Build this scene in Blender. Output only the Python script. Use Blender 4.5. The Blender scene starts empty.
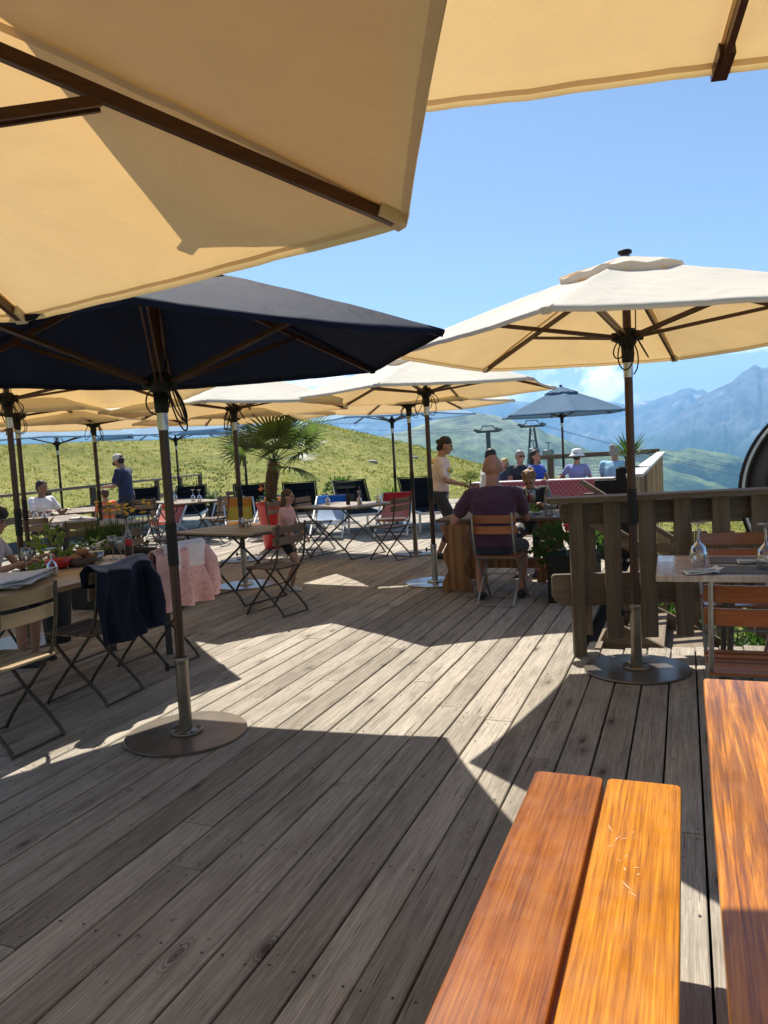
HAZE=2.3e-4
import bpy, math, random
from mathutils import Vector, Matrix, noise, Quaternion
R_ = math.radians
PI = math.pi
rng = random.Random(7)
scn = bpy.context.scene
col = bpy.data.collections.new("terrace"); scn.collection.children.link(col)
V = Vector

# ------------------------------------------------------------------ mesh builder
class MB:
    def __init__(s): s.v=[]; s.f=[]; s.sm=[]; s.mi=[]; s.tint=[]
    def add(s, vs, fs, smooth=False, mi=0, tint=None):
        b=len(s.v); s.v.extend([tuple(p) for p in vs])
        for f in fs:
            s.f.append(tuple(i+b for i in f)); s.sm.append(smooth); s.mi.append(mi); s.tint.append(tint if tint is not None else .5)
        return s
    def box(s, c, d, rz=0, M=None, mi=0, tint=None):
        x,y,z=d[0]/2,d[1]/2,d[2]/2
        vs=[V((i*x,j*y,k*z)) for i in(-1,1) for j in(-1,1) for k in(-1,1)]
        m=(Matrix.Translation(V(c))@(M if M is not None else Matrix.Rotation(rz,4,'Z')))
        vs=[m@p for p in vs]
        return s.add(vs,[(0,1,3,2),(4,6,7,5),(0,4,5,1),(2,3,7,6),(0,2,6,4),(1,5,7,3)],mi=mi,tint=tint)
    def beam(s, a, b, w, h, up=(0,0,1), mi=0, tint=None):   # w across, h along up
        a,b=V(a),V(b); d=(b-a); L=d.length; d.normalize(); u=V(up)
        x=d.cross(u)
        if x.length<1e-4: x=d.cross(V((0,1,0)))
        x.normalize(); u=x.cross(d)
        M=Matrix((( x[0],d[0],u[0],0),(x[1],d[1],u[1],0),(x[2],d[2],u[2],0),(0,0,0,1)))
        return s.box((a+b)/2,(w,L,h),M=M,mi=mi,tint=tint)
    def tube(s, pts, r, n=8, smooth=True, cap=True, mi=0, ry=None, tint=None):
        pts=[V(p) for p in pts]; k=len(pts)
        rs=r if isinstance(r,(list,tuple)) else [r]*k
        vs=[]; prev=None
        for i,p in enumerate(pts):
            t=(pts[min(i+1,k-1)]-pts[max(i-1,0)]).normalized()
            if prev is None:
                x=t.cross(V((0,0,1)));
                if x.length<1e-3: x=t.cross(V((0,1,0)))
            else: x=prev-t*prev.dot(t)
            x.normalize(); prev=x; y=t.cross(x)
            for j in range(n):
                a=2*PI*j/n; vs.append(p+x*(math.cos(a)*rs[i])+y*(math.sin(a)*rs[i]))
        fs=[]
        for i in range(k-1):
            for j in range(n):
                fs.append((i*n+j,i*n+(j+1)%n,(i+1)*n+(j+1)%n,(i+1)*n+j))
        s.add(vs,fs,smooth,mi,tint)
        if cap:
            s.add(vs[:n],[tuple(range(n-1,-1,-1))],False,mi,tint); s.add(vs[-n:],[tuple(range(n))],False,mi,tint)
        return s
    def lathe(s, prof, c=(0,0,0), n=24, smooth=True, mi=0, M=None):   # prof [(r,z)]
        vs=[]; c=V(c)
        for r,z in prof:
            for j in range(n):
                a=2*PI*j/n; p=V((r*math.cos(a),r*math.sin(a),z))
                if M is not None: p=M@p
                vs.append(c+p)
        fs=[]
        for i in range(len(prof)-1):
            for j in range(n):
                fs.append((i*n+j,i*n+(j+1)%n,(i+1)*n+(j+1)%n,(i+1)*n+j))
        s.add(vs,fs,smooth,mi)
        m=len(prof)-1
        if prof[0][0]>1e-5: s.add(vs[:n],[tuple(range(n-1,-1,-1))],False,mi)
        if prof[-1][0]>1e-5: s.add(vs[m*n:],[tuple(range(n))],False,mi)
        return s
    def ball(s, c, r, M=None, n=12, m=8, mi=0):
        r=r if isinstance(r,(tuple,list)) else (r,r,r); vs=[]; c=V(c)
        for i in range(1,m):
            t=PI*i/m
            for j in range(n):
                a=2*PI*j/n; p=V((r[0]*math.sin(t)*math.cos(a),r[1]*math.sin(t)*math.sin(a),r[2]*math.cos(t)))
                if M is not None: p=M@p
                vs.append(c+p)
        T=V((0,0,r[2])); 
        if M is not None: T=M@T
        vs.append(c+T); vs.append(c-T)
        fs=[]
        for i in range(m-2):
            for j in range(n):
                fs.append((i*n+j,(i+1)*n+j,(i+1)*n+(j+1)%n,i*n+(j+1)%n))
        a=len(vs)-2; b=a+1; q=(m-2)*n
        for j in range(n):
            fs.append((a,j,(j+1)%n)); fs.append((b,q+(j+1)%n,q+j))
        return s.add(vs,fs,True,mi)
    def cone(s,p0,r0,p1,r1,n=10,mi=0):   # tapered capsule (closed)
        p0,p1=V(p0),V(p1); d=p1-p0; L=d.length
        if L<1e-5: return s.ball(p0,max(r0,r1),n=n,m=6,mi=mi)
        u=d/L
        pts=[p0-u*r0*.98,p0-u*r0*.7,p0,p0+d*.5,p1,p1+u*r1*.7,p1+u*r1*.98]
        return s.tube(pts,[r0*.2,r0*.714,r0,(r0+r1)/2,r1,r1*.714,r1*.2],n=n,mi=mi)
    def prism(s, poly, origin, ux, uy, th, mi=0, tint=None):   # poly 2D in (ux,uy), extruded along normal by th (centred)
        o,ux,uy=V(origin),V(ux).normalized(),V(uy).normalized(); nz=ux.cross(uy)
        a=[o+ux*p[0]+uy*p[1]+nz*th/2 for p in poly]; b=[p-nz*th for p in a]; n=len(poly)
        fs=[tuple(range(n)),tuple(range(2*n-1,n-1,-1))]+[(i,n+i,n+(i+1)%n,(i+1)%n) for i in range(n)]
        return s.add(a+b,fs,mi=mi,tint=tint)
    def grid(s, fn, nu, nv, smooth=True, mi=0, tint=None):
        vs=[fn(i/nu,j/nv) for j in range(nv+1) for i in range(nu+1)]
        fs=[(j*(nu+1)+i,j*(nu+1)+i+1,(j+1)*(nu+1)+i+1,(j+1)*(nu+1)+i) for j in range(nv) for i in range(nu)]
        return s.add(vs,fs,smooth,mi,tint)
    def build(s, name, mat, parent=None, bevel=0, solid=0, remesh=0, weld=False, smoothit=3):
        me=bpy.data.meshes.new(name); me.from_pydata(s.v,[],s.f)
        me.polygons.foreach_set('use_smooth',s.sm)
        mats=mat if isinstance(mat,(list,tuple)) else [mat]
        for m in mats: me.materials.append(m)
        if len(mats)>1: me.polygons.foreach_set('material_index',s.mi)
        if any(abs(t-.5)>1e-6 for t in s.tint):
            at=me.attributes.new('tint','FLOAT','FACE'); at.data.foreach_set('value',s.tint)
        me.update()
        o=bpy.data.objects.new(name,me); col.objects.link(o)
        if parent is not None: o.parent=parent
        if weld:
            w=o.modifiers.new('weld','WELD'); w.merge_threshold=.0008
        if solid:
            m=o.modifiers.new('thick','SOLIDIFY'); m.thickness=solid; m.offset=0
        if bevel:
            b=o.modifiers.new('bevel','BEVEL'); b.width=bevel; b.segments=2; b.limit_method='ANGLE'; b.angle_limit=R_(40)
            for p in me.polygons: p.use_smooth=True
            me.polygons.foreach_set('use_smooth',[True]*len(me.polygons))
            w=o.modifiers.new('wn','WEIGHTED_NORMAL'); w.keep_sharp=False
        if remesh:
            m=o.modifiers.new('remesh','REMESH'); m.mode='VOXEL'; m.voxel_size=remesh; m.use_smooth_shade=True
            if smoothit:
                q=o.modifiers.new('smooth','SMOOTH'); q.factor=.5; q.iterations=smoothit
        return o

def tag(o,label=None,cat=None,group=None,kind=None):
    if label: o['label']=label
    if cat: o['category']=cat
    if group: o['group']=group
    if kind: o['kind']=kind
    return o
def thing(name,label,cat,loc=(0,0,0),rz=0,group=None,tilt=(0,0)):
    o=bpy.data.objects.new(name,None); o.empty_display_size=.1; col.objects.link(o)
    o.location=loc; o.rotation_euler=(tilt[0],tilt[1],rz)
    return tag(o,label,cat,group)
def kids(o): return [c for c in col.objects if c.parent==o]
def copy_thing(root,loc,rz,label,group=None,scale=None,tilt=(0,0)):
    def cp(o,par):
        c=o.copy(); col.objects.link(c); c.parent=par
        for k in KID.get(o.name,[]) : cp(k,c)
        return c
    global KID
    KID={}
    for c in col.objects:
        if c.parent: KID.setdefault(c.parent.name,[]).append(c)
    r=cp(root,None); r.location=loc; r.rotation_euler=(tilt[0],tilt[1],rz); r['label']=label
    if group: r['group']=group
    if scale: r.scale=(scale,)*3
    return r

# ------------------------------------------------------------------ materials
def newmat(name):
    m=bpy.data.materials.new(name); m.use_nodes=True; nt=m.node_tree; nt.nodes.clear()
    out=nt.nodes.new('ShaderNodeOutputMaterial'); b=nt.nodes.new('ShaderNodeBsdfPrincipled')
    nt.links.new(b.outputs[0],out.inputs[0]); return m,nt,b,out
def N(nt,t,**kw):
    n=nt.nodes.new(t)
    for k,v in kw.items():
        if k.startswith('_'): setattr(n,k[1:],v)
        else:
            n.inputs[k].default_value=v
    return n
def L(nt,a,b): nt.links.new(a,b)
def mixc(nt,fac,a,b,mode='MIX'):
    n=nt.nodes.new('ShaderNodeMix'); n.data_type='RGBA'; n.blend_type=mode
    for sock,val in ((n.inputs['Factor'],fac),(n.inputs['A'],a),(n.inputs['B'],b)):
        pass
    ins={'f':n.inputs[0],'a':n.inputs[6],'b':n.inputs[7]}
    for k,val in (('f',fac),('a',a),('b',b)):
        if hasattr(val,'is_linked') or isinstance(val,bpy.types.NodeSocket): nt.links.new(val,ins[k])
        elif k=='f': ins[k].default_value=val
        else: ins[k].default_value=(*val,1) if len(val)==3 else val
    return n.outputs[2]
def math_(nt,op,a,b=None,clamp=False):
    n=nt.nodes.new('ShaderNodeMath'); n.operation=op; n.use_clamp=clamp
    for i,val in ((0,a),(1,b)):
        if val is None: continue
        if isinstance(val,bpy.types.NodeSocket): nt.links.new(val,n.inputs[i])
        else: n.inputs[i].default_value=val
    return n.outputs[0]
def ramp(nt,fac,stops):
    n=nt.nodes.new('ShaderNodeValToRGB'); L(nt,fac,n.inputs[0]); cr=n.color_ramp
    while len(cr.elements)<len(stops): cr.elements.new(.5)
    for e,(p,c) in zip(cr.elements,stops):
        e.position=p; e.color=(*c,1) if not isinstance(c,(int,float)) else (c,c,c,1)
    return n.outputs[0]
def vmap(nt,scale,src='Object',off=None):
    tc=nt.nodes.new('ShaderNodeTexCoord'); mp=nt.nodes.new('ShaderNodeMapping'); L(nt,tc.outputs[src],mp.inputs[0])
    mp.inputs['Scale'].default_value=scale
    return mp.outputs[0]
def plain(name,c,rough=.5,metal=0,var=.12,scale=8,bump=0,coat=0,spec=None,trans=0,ior=None,sheen=0):
    m,nt,b,out=newmat(name)
    v=vmap(nt,(scale,)*3); no=N(nt,'ShaderNodeTexNoise',Scale=1.0,Detail=5.0); L(nt,v,no.inputs['Vector'])
    lo=tuple(max(0,x*(1-var)) for x in c); hi=tuple(min(1,x*(1+var)) for x in c)
    L(nt,ramp(nt,no.outputs[0],[(.3,lo),(.7,hi)]),b.inputs['Base Color'])
    b.inputs['Roughness'].default_value=rough; b.inputs['Metallic'].default_value=metal
    if coat: b.inputs['Coat Weight'].default_value=coat; b.inputs['Coat Roughness'].default_value=.15
    if spec is not None: b.inputs['Specular IOR Level'].default_value=spec
    if trans: b.inputs['Transmission Weight'].default_value=trans
    if ior: b.inputs['IOR'].default_value=ior
    if sheen: b.inputs['Sheen Weight'].default_value=sheen
    if bump:
        bp=N(nt,'ShaderNodeBump',Strength=bump,Distance=.01); L(nt,no.outputs[0],bp.inputs['Height']); L(nt,bp.outputs[0],b.inputs['Normal'])
    return m
def wood(name,dark,mid,light,axis='Y',grain=60,rough=.6,coat=0,bump=.3,wave=0,gy=.04,spec=.3):
    m,nt,b,out=newmat(name)
    s={'X':(gy,1,1),'Y':(1,gy,1),'Z':(1,1,gy)}[axis]
    tc=nt.nodes.new('ShaderNodeTexCoord'); at=nt.nodes.new('ShaderNodeAttribute'); at.attribute_name='tint'
    oi=nt.nodes.new('ShaderNodeObjectInfo')
    off=nt.nodes.new('ShaderNodeCombineXYZ'); k=math_(nt,'MULTIPLY',at.outputs['Fac'],37.0); k=math_(nt,'ADD',k,math_(nt,'MULTIPLY',oi.outputs['Random'],11.0))
    for i in range(3): L(nt,k,off.inputs[i])
    ad=nt.nodes.new('ShaderNodeVectorMath'); ad.operation='ADD'; L(nt,tc.outputs['Object'],ad.inputs[0]); L(nt,off.outputs[0],ad.inputs[1])
    mp=nt.nodes.new('ShaderNodeMapping'); L(nt,ad.outputs[0],mp.inputs[0]); mp.inputs['Scale'].default_value=s
    n1=N(nt,'ShaderNodeTexNoise',Scale=grain*.25,Detail=8.0,Roughness=.65,Distortion=.6); L(nt,mp.outputs[0],n1.inputs['Vector'])
    n2=N(nt,'ShaderNodeTexNoise',Scale=grain*2.2,Detail=4.0,Roughness=.7); L(nt,mp.outputs[0],n2.inputs['Vector'])
    fac=math_(nt,'ADD',math_(nt,'MULTIPLY',n1.outputs[0],.65),math_(nt,'MULTIPLY',n2.outputs[0],.35))
    if wave:
        wv=N(nt,'ShaderNodeTexWave',Scale=wave,Distortion=9.0,Detail=3.0); wv.inputs['Detail Scale'].default_value=1.2
        L(nt,mp.outputs[0],wv.inputs['Vector']); fac=math_(nt,'ADD',math_(nt,'MULTIPLY',fac,.72),math_(nt,'MULTIPLY',wv.outputs['Fac'],.28))
    c=ramp(nt,fac,[(.32,dark),(.5,mid),(.66,light)])
    tv=ramp(nt,at.outputs['Fac'],[(0,.72),(1,1.22)])
    c=mixc(nt,1.0,c,tv,'MULTIPLY'); L(nt,c,b.inputs['Base Color'])
    L(nt,math_(nt,'ADD',math_(nt,'MULTIPLY',n2.outputs[0],.2),rough-.1),b.inputs['Roughness'])
    b.inputs['Specular IOR Level'].default_value=spec
    if coat: b.inputs['Coat Weight'].default_value=coat; b.inputs['Coat Roughness'].default_value=.18
    bp=N(nt,'ShaderNodeBump',Strength=bump,Distance=.003); L(nt,fac,bp.inputs['Height']); L(nt,bp.outputs[0],b.inputs['Normal'])
    return m
def fabric(name,c,tc,tr=.4,var=.06,weave=900,rough=.9,spec=.15):
    m,nt,b,out=newmat(name)
    v=vmap(nt,(1,1,1)); no=N(nt,'ShaderNodeTexNoise',Scale=3.1,Detail=7.0,Roughness=.6,Distortion=.8); L(nt,v,no.inputs['Vector'])
    wv=N(nt,'ShaderNodeTexNoise',Scale=float(weave)*.3,Detail=2.0); L(nt,v,wv.inputs['Vector'])
    f=math_(nt,'ADD',math_(nt,'MULTIPLY',no.outputs[0],.7),math_(nt,'MULTIPLY',wv.outputs[0],.3))
    cc=ramp(nt,f,[(.35,tuple(x*(1-var) for x in c)),(.65,tuple(min(1,x*(1+var)) for x in c))])
    L(nt,cc,b.inputs['Base Color']); b.inputs['Roughness'].default_value=rough; b.inputs['Specular IOR Level'].default_value=spec
    t=nt.nodes.new('ShaderNodeBsdfTranslucent'); 
    L(nt,ramp(nt,f,[(.3,tuple(x*(1-var*1.5) for x in tc)),(.7,tuple(min(1,x*(1+var)) for x in tc))]),t.inputs[0])
    n3=N(nt,'ShaderNodeTexNoise',Scale=2.6,Detail=5.0,Distortion=1.5); L(nt,v,n3.inputs['Vector'])
    bp=N(nt,'ShaderNodeBump',Strength=.5,Distance=.03); L(nt,n3.outputs[0],bp.inputs['Height']); L(nt,bp.outputs[0],b.inputs['Normal']); L(nt,bp.outputs[0],t.inputs['Normal'])
    mx=nt.nodes.new('ShaderNodeMixShader'); mx.inputs[0].default_value=tr
    L(nt,b.outputs[0],mx.inputs[1]); L(nt,t.outputs[0],mx.inputs[2]); L(nt,mx.outputs[0],out.inputs[0])
    return m
def deckmat(name):
    m,nt,b,out=newmat(name)
    tc=nt.nodes.new('ShaderNodeTexCoord'); at=nt.nodes.new('ShaderNodeAttribute'); at.attribute_name='tint'
    T=at.outputs['Fac']
    off=nt.nodes.new('ShaderNodeCombineXYZ'); L(nt,math_(nt,'MULTIPLY',T,53.0),off.inputs[0]); L(nt,math_(nt,'MULTIPLY',T,311.0),off.inputs[1])
    ad=nt.nodes.new('ShaderNodeVectorMath'); ad.operation='ADD'; L(nt,tc.outputs['Object'],ad.inputs[0]); L(nt,off.outputs[0],ad.inputs[1])
    def mp(s,src=None):
        n=nt.nodes.new('ShaderNodeMapping'); L(nt,src or ad.outputs[0],n.inputs[0]); n.inputs['Scale'].default_value=s; return n.outputs[0]
    KS=(7.0,2.6,0.0)
    kv=mp(KS); vo=nt.nodes.new('ShaderNodeTexVoronoi'); vo.inputs['Scale'].default_value=1.0; L(nt,kv,vo.inputs['Vector'])
    df=nt.nodes.new('ShaderNodeVectorMath'); df.operation='SUBTRACT'; L(nt,kv,df.inputs[0]); L(nt,vo.outputs['Position'],df.inputs[1])
    sp=nt.nodes.new('ShaderNodeSeparateXYZ'); L(nt,df.outputs[0],sp.inputs[0])
    cs=nt.nodes.new('ShaderNodeSeparateColor'); L(nt,vo.outputs['Color'],cs.inputs[0])
    has=ramp(nt,cs.outputs[0],[(.46,0.0),(.48,1.0)])
    D=vo.outputs['Distance']
    fall=math_(nt,'MULTIPLY',ramp(nt,D,[(.0,1.0),(.22,.35),(.45,0.0)]),has)
    # lines of growth bend round the knot
    sh=math_(nt,'MULTIPLY',math_(nt,'MULTIPLY',sp.outputs[0],-.11),fall)
    cx=nt.nodes.new('ShaderNodeCombineXYZ'); L(nt,sh,cx.inputs[0])
    ad2=nt.nodes.new('ShaderNodeVectorMath'); ad2.operation='ADD'; L(nt,ad.outputs[0],ad2.inputs[0]); L(nt,cx.outputs[0],ad2.inputs[1]); W=ad2.outputs[0]
    big=N(nt,'ShaderNodeTexNoise',Scale=1.0,Detail=4.0,Roughness=.6); L(nt,mp((9,2.2,1)),big.inputs['Vector'])
    wv=N(nt,'ShaderNodeTexWave',Scale=26.0,Distortion=7.0,Detail=3.0); wv.inputs['Detail Scale'].default_value=1.3; wv.inputs['Detail Roughness'].default_value=.65; wv.bands_direction='X'
    L(nt,mp((1,.10,1),W),wv.inputs['Vector'])
    fine=N(nt,'ShaderNodeTexNoise',Scale=1.0,Detail=5.0,Roughness=.75); L(nt,mp((210,9,1),W),fine.inputs['Vector'])
    med=N(nt,'ShaderNodeTexNoise',Scale=1.0,Detail=6.0,Roughness=.65,Distortion=.5); L(nt,mp((60,2.0,1),W),med.inputs['Vector'])
    crn=N(nt,'ShaderNodeTexNoise',Scale=1.0,Detail=2.0,Distortion=.4); L(nt,mp((85,2.2,1),W),crn.inputs['Vector'])
    cr=ramp(nt,crn.outputs[0],[(.275,0.0),(.31,1.0)])
    f=math_(nt,'ADD',math_(nt,'ADD',math_(nt,'MULTIPLY',wv.outputs['Fac'],.06),math_(nt,'MULTIPLY',fine.outputs[0],.46)),math_(nt,'MULTIPLY',med.outputs[0],.48))
    c=ramp(nt,f,[(.32,(.175,.153,.127)),(.49,(.315,.281,.235)),(.67,(.495,.452,.385))])
    c=mixc(nt,1.0,c,ramp(nt,T,[(0,(.66,.63,.59)),(.3,(.88,.86,.82)),(.7,(1.03,1.015,.99)),(1,(1.2,1.18,1.14))]),'MULTIPLY')
    c=mixc(nt,1.0,c,ramp(nt,big.outputs[0],[(.28,(.72,.70,.68)),(.50,(1.0,1.0,1.0)),(.75,(1.12,1.10,1.06))]),'MULTIPLY')
    # knots: dark heart, pale halo, thin rings
    ring=math_(nt,'SINE',math_(nt,'MULTIPLY',D,105.0))
    ringm=math_(nt,'MULTIPLY',math_(nt,'MULTIPLY',ramp(nt,ring,[(.2,1.0),(.8,0.0)]),ramp(nt,D,[(.10,.75),(.30,0.0)])),has)
    c=mixc(nt,ringm,c,(.10,.08,.062))
    kn=math_(nt,'MULTIPLY',ramp(nt,D,[(.065,1.0),(.10,0.0)]),has)
    c=mixc(nt,math_(nt,'MULTIPLY',kn,.8),c,(.055,.040,.030))
    c=mixc(nt,1.0,c,ramp(nt,cr,[(0,(.22,.19,.17)),(1,(1,1,1))]),'MULTIPLY')
    # grime spots
    gs=N(nt,'ShaderNodeTexNoise',Scale=17.0,Detail=3.0); L(nt,tc.outputs['Object'],gs.inputs['Vector'])
    c=mixc(nt,ramp(nt,gs.outputs[0],[(.68,0.0),(.74,.55)]),c,(.07,.058,.048))
    L(nt,c,b.inputs['Base Color'])
    b.inputs['Roughness'].default_value=.78; b.inputs['Specular IOR Level'].default_value=.22
    h=math_(nt,'ADD',math_(nt,'MULTIPLY',f,.6),math_(nt,'MULTIPLY',cr,.6))
    bp=N(nt,'ShaderNodeBump',Strength=.40,Distance=.003); L(nt,h,bp.inputs['Height']); L(nt,bp.outputs[0],b.inputs['Normal'])
    return m
def glassmat(name,c=(1,1,1),rough=0.0,alpha=.75):
    # thin clear glass: mostly see-through with a bright rim
    m,nt,b,out=newmat(name)
    g=nt.nodes.new('ShaderNodeBsdfTransparent'); g.inputs[0].default_value=(*[.93*x for x in c],1)
    gl=nt.nodes.new('ShaderNodeBsdfGlossy'); gl.inputs['Roughness'].default_value=.04
    lw=nt.nodes.new('ShaderNodeLayerWeight'); lw.inputs[0].default_value=.35
    no=N(nt,'ShaderNodeTexNoise',Scale=30.0)
    df=nt.nodes.new('ShaderNodeBsdfDiffuse'); df.inputs[0].default_value=(.75,.78,.8,1)
    m1=nt.nodes.new('ShaderNodeMixShader'); L(nt,math_(nt,'ADD',math_(nt,'MULTIPLY',lw.outputs['Fresnel'],.9),.08,True),m1.inputs[0]); L(nt,g.outputs[0],m1.inputs[1]); L(nt,gl.outputs[0],m1.inputs[2])
    m2=nt.nodes.new('ShaderNodeMixShader'); L(nt,math_(nt,'MULTIPLY',lw.outputs['Facing'],.3),m2.inputs[0]); L(nt,m1.outputs[0],m2.inputs[1]); L(nt,df.outputs[0],m2.inputs[2])
    L(nt,m2.outputs[0],out.inputs[0]); nt.nodes.remove(b)
    return m

M={}
M['deck']=deckmat('weathered_deck')
M['pole']=wood('pole_wood',(.032,.011,.007),(.062,.020,.012),(.10,.036,.02),'Z',60,.38,.25,.1)
M['rib']=wood('rib_wood',(.045,.018,.010),(.085,.034,.017),(.13,.056,.028),'X',60,.4,.2,.1)
M['beige']=fabric('beige_canvas',(.88,.84,.73),(.63,.405,.165),.38)
M['navy']=fabric('navy_canvas',(.009,.013,.030),(.02,.03,.06),.02,var=.2,rough=.75,spec=.08)
M['blue']=fabric('blue_canvas',(.36,.52,.68),(.22,.44,.72),.38)
M['slate']=fabric('slate_blue_canvas',(.12,.20,.29),(.06,.12,.20),.2)
M['bronze']=plain('bronze_steel',(.22,.185,.145),.30,.7,.22,7)
M['steel']=plain('grey_steel',(.45,.45,.45),.28,.9,.08,10)
M['black']=plain('black_plastic',(.012,.012,.012),.55,spec=.25)
M['rope']=plain('black_rope',(.01,.009,.008),.8)
M['chair_metal']=plain('chair_metal',(.075,.064,.054),.5,.6,.25,30)
M['pale_metal']=plain('galvanised_rod',(.34,.33,.31),.4,.7,.15,30)
M['chair_wood']=wood('chair_slats',(.09,.06,.04),(.17,.115,.075),(.27,.19,.125),'X',70,.6,0,.2)
M['chair_varnish']=wood('varnished_slats',(.14,.035,.010),(.26,.075,.020),(.36,.12,.035),'X',60,.35,.5,.1)
M['table_grey']=wood('grey_table',(.14,.10,.07),(.26,.19,.13),(.38,.29,.20),'X',60,.5,.1,.2)
M['table_pale']=wood('pale_table',(.32,.20,.10),(.46,.30,.16),(.58,.40,.22),'Y',50,.45,.2,.15)
M['larch']=wood('larch_boards',(.075,.052,.034),(.165,.12,.078),(.29,.215,.145),'Z',50,.7,0,.4)
M['larchX']=wood('larch_boards_long',(.09,.064,.042),(.185,.135,.09),(.31,.235,.16),'X',50,.7,0,.4)
M['larchY']=wood('larch_rail',(.16,.12,.085),(.28,.215,.15),(.38,.30,.21),'Y',50,.7,0,.4)
M['pine']=wood('pine_trestle',(.26,.10,.03),(.42,.18,.055),(.52,.25,.09),'Z',40,.5,.2,.15,wave=3)
M['tan']=wood('tan_boards',(.25,.17,.10),(.38,.27,.17),(.48,.36,.23),'Z',40,.7,0,.3)
M['white_paint']=plain('white_metal',(.75,.75,.73),.4,0,.04)
M['paper']=plain('paper',(.72,.72,.72),.7,0,.05,20)
M['glass']=glassmat('clear_glass')
M['red_glass']=plain('red_drink',(.65,.012,.015),.5,0,.05,spec=.1)
M['cola']=plain('dark_drink',(.04,.012,.008),.1,0,.05,coat=.5)
M['red']=plain('red_paint',(.55,.02,.02),.35,0,.1,coat=.2)
M['runner']=plain('grey_runner',(.12,.125,.13),.85,0,.1,60)
M['leaf']=plain('leaf_green',(.05,.10,.025),.55,0,.4,6)
M['leaf_light']=plain('leaf_light',(.14,.20,.04),.55,0,.35,6)
M['palm_leaf']=plain('palm_leaf',(.075,.115,.042),.5,0,.35,5)
M['palm_trunk']=plain('palm_fibre',(.10,.065,.035),.9,0,.5,40,.8)
M['petal_white']=plain('white_petals',(.75,.74,.62),.7,0,.1,30)
M['petal_yellow']=plain('yellow_petals',(.75,.50,.06),.7,0,.15,30)
M['petal_orange']=plain('orange_petals',(.85,.25,.04),.7,0,.2,30)
M['petal_lime']=plain('lime_petals',(.55,.68,.22),.7,0,.2,30)
M['soil']=plain('soil',(.03,.02,.012),.95)
def skin(name,c): 
    m=plain(name,c,.5,0,.16,16,.15); b=[n for n in m.node_tree.nodes if n.type=='BSDF_PRINCIPLED'][0]
    b.inputs['Subsurface Weight'].default_value=.08; b.inputs['Subsurface Radius'].default_value=(.02,.01,.005); b.inputs['Subsurface Scale'].default_value=.3; return m
M['skin']=skin('skin_tan',(.42,.22,.14)); M['skin_red']=skin('skin_sunburnt',(.40,.18,.12)); M['skin_dark']=skin('skin_brown',(.24,.12,.075)); M['skin_fair']=skin('skin_fair',(.52,.30,.21))
def cloth(name,c,var=.12,rough=.9): return plain(name,c,rough,0,var,14,.15,sheen=.2)
def translu(m,f=.45):
    nt=m.node_tree; b=[n for n in nt.nodes if n.type=='BSDF_PRINCIPLED'][0]; out=[n for n in nt.nodes if n.type=='OUTPUT_MATERIAL'][0]
    t=nt.nodes.new('ShaderNodeBsdfTranslucent'); src=b.inputs['Base Color'].links[0].from_socket
    L(nt,mixc(nt,1.0,src,(1.5,1.6,.8),'MULTIPLY'),t.inputs[0]); mx=nt.nodes.new('ShaderNodeMixShader'); mx.inputs[0].default_value=f
    L(nt,b.outputs[0],mx.inputs[1]); L(nt,t.outputs[0],mx.inputs[2]); L(nt,mx.outputs[0],out.inputs[0])
# ------------------------------------------------------------------ umbrellas
def wrk(x,y,z): return .005*noise.noise(V((x*4,y*4,z*7)))+.0035*noise.noise(V((x*13+y*5,y*4-x*3,z*3)))
def canopy_mesh(rim, zr, za, r0=.10, nu=18, nv=24, sag=.045, pull=.03, dz=0.0):
    m=MB(); n=len(rim)
    for i in range(n):
        a=V((*rim[i],0)); b=V((*rim[(i+1)%n],0))
        def fn(u,v,a=a,b=b):
            u=r0+(1-r0)*u
            e=4*v*(1-v)
            p=(a*(1-v)+b*v)*u*(1-pull*e*u*u)
            z=za-(za-zr)*u+.02*math.sin(PI*u)-sag*e*math.sin(PI*min(1,u*.95))*.6 - sag*.12*e*u
            z+=wrk(p.x,p.y,zr)
            return (p.x,p.y,z+dz)
        m.grid(fn,nu,nv)
        m.grid(lambda u,v,a=a,b=b:( *( (a*(1-v)+b*v)*(1-pull*4*v*(1-v))*(1-.004*u) )[:2], zr+.02*math.sin(PI)-.0-sag*.6*4*v*(1-v)*math.sin(PI*.95)-sag*.12*4*v*(1-v)-.02*u+wrk(*((a*(1-v)+b*v)*(1-pull*4*v*(1-v)))[:2],zr)+dz),1,nv)
    return m
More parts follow.
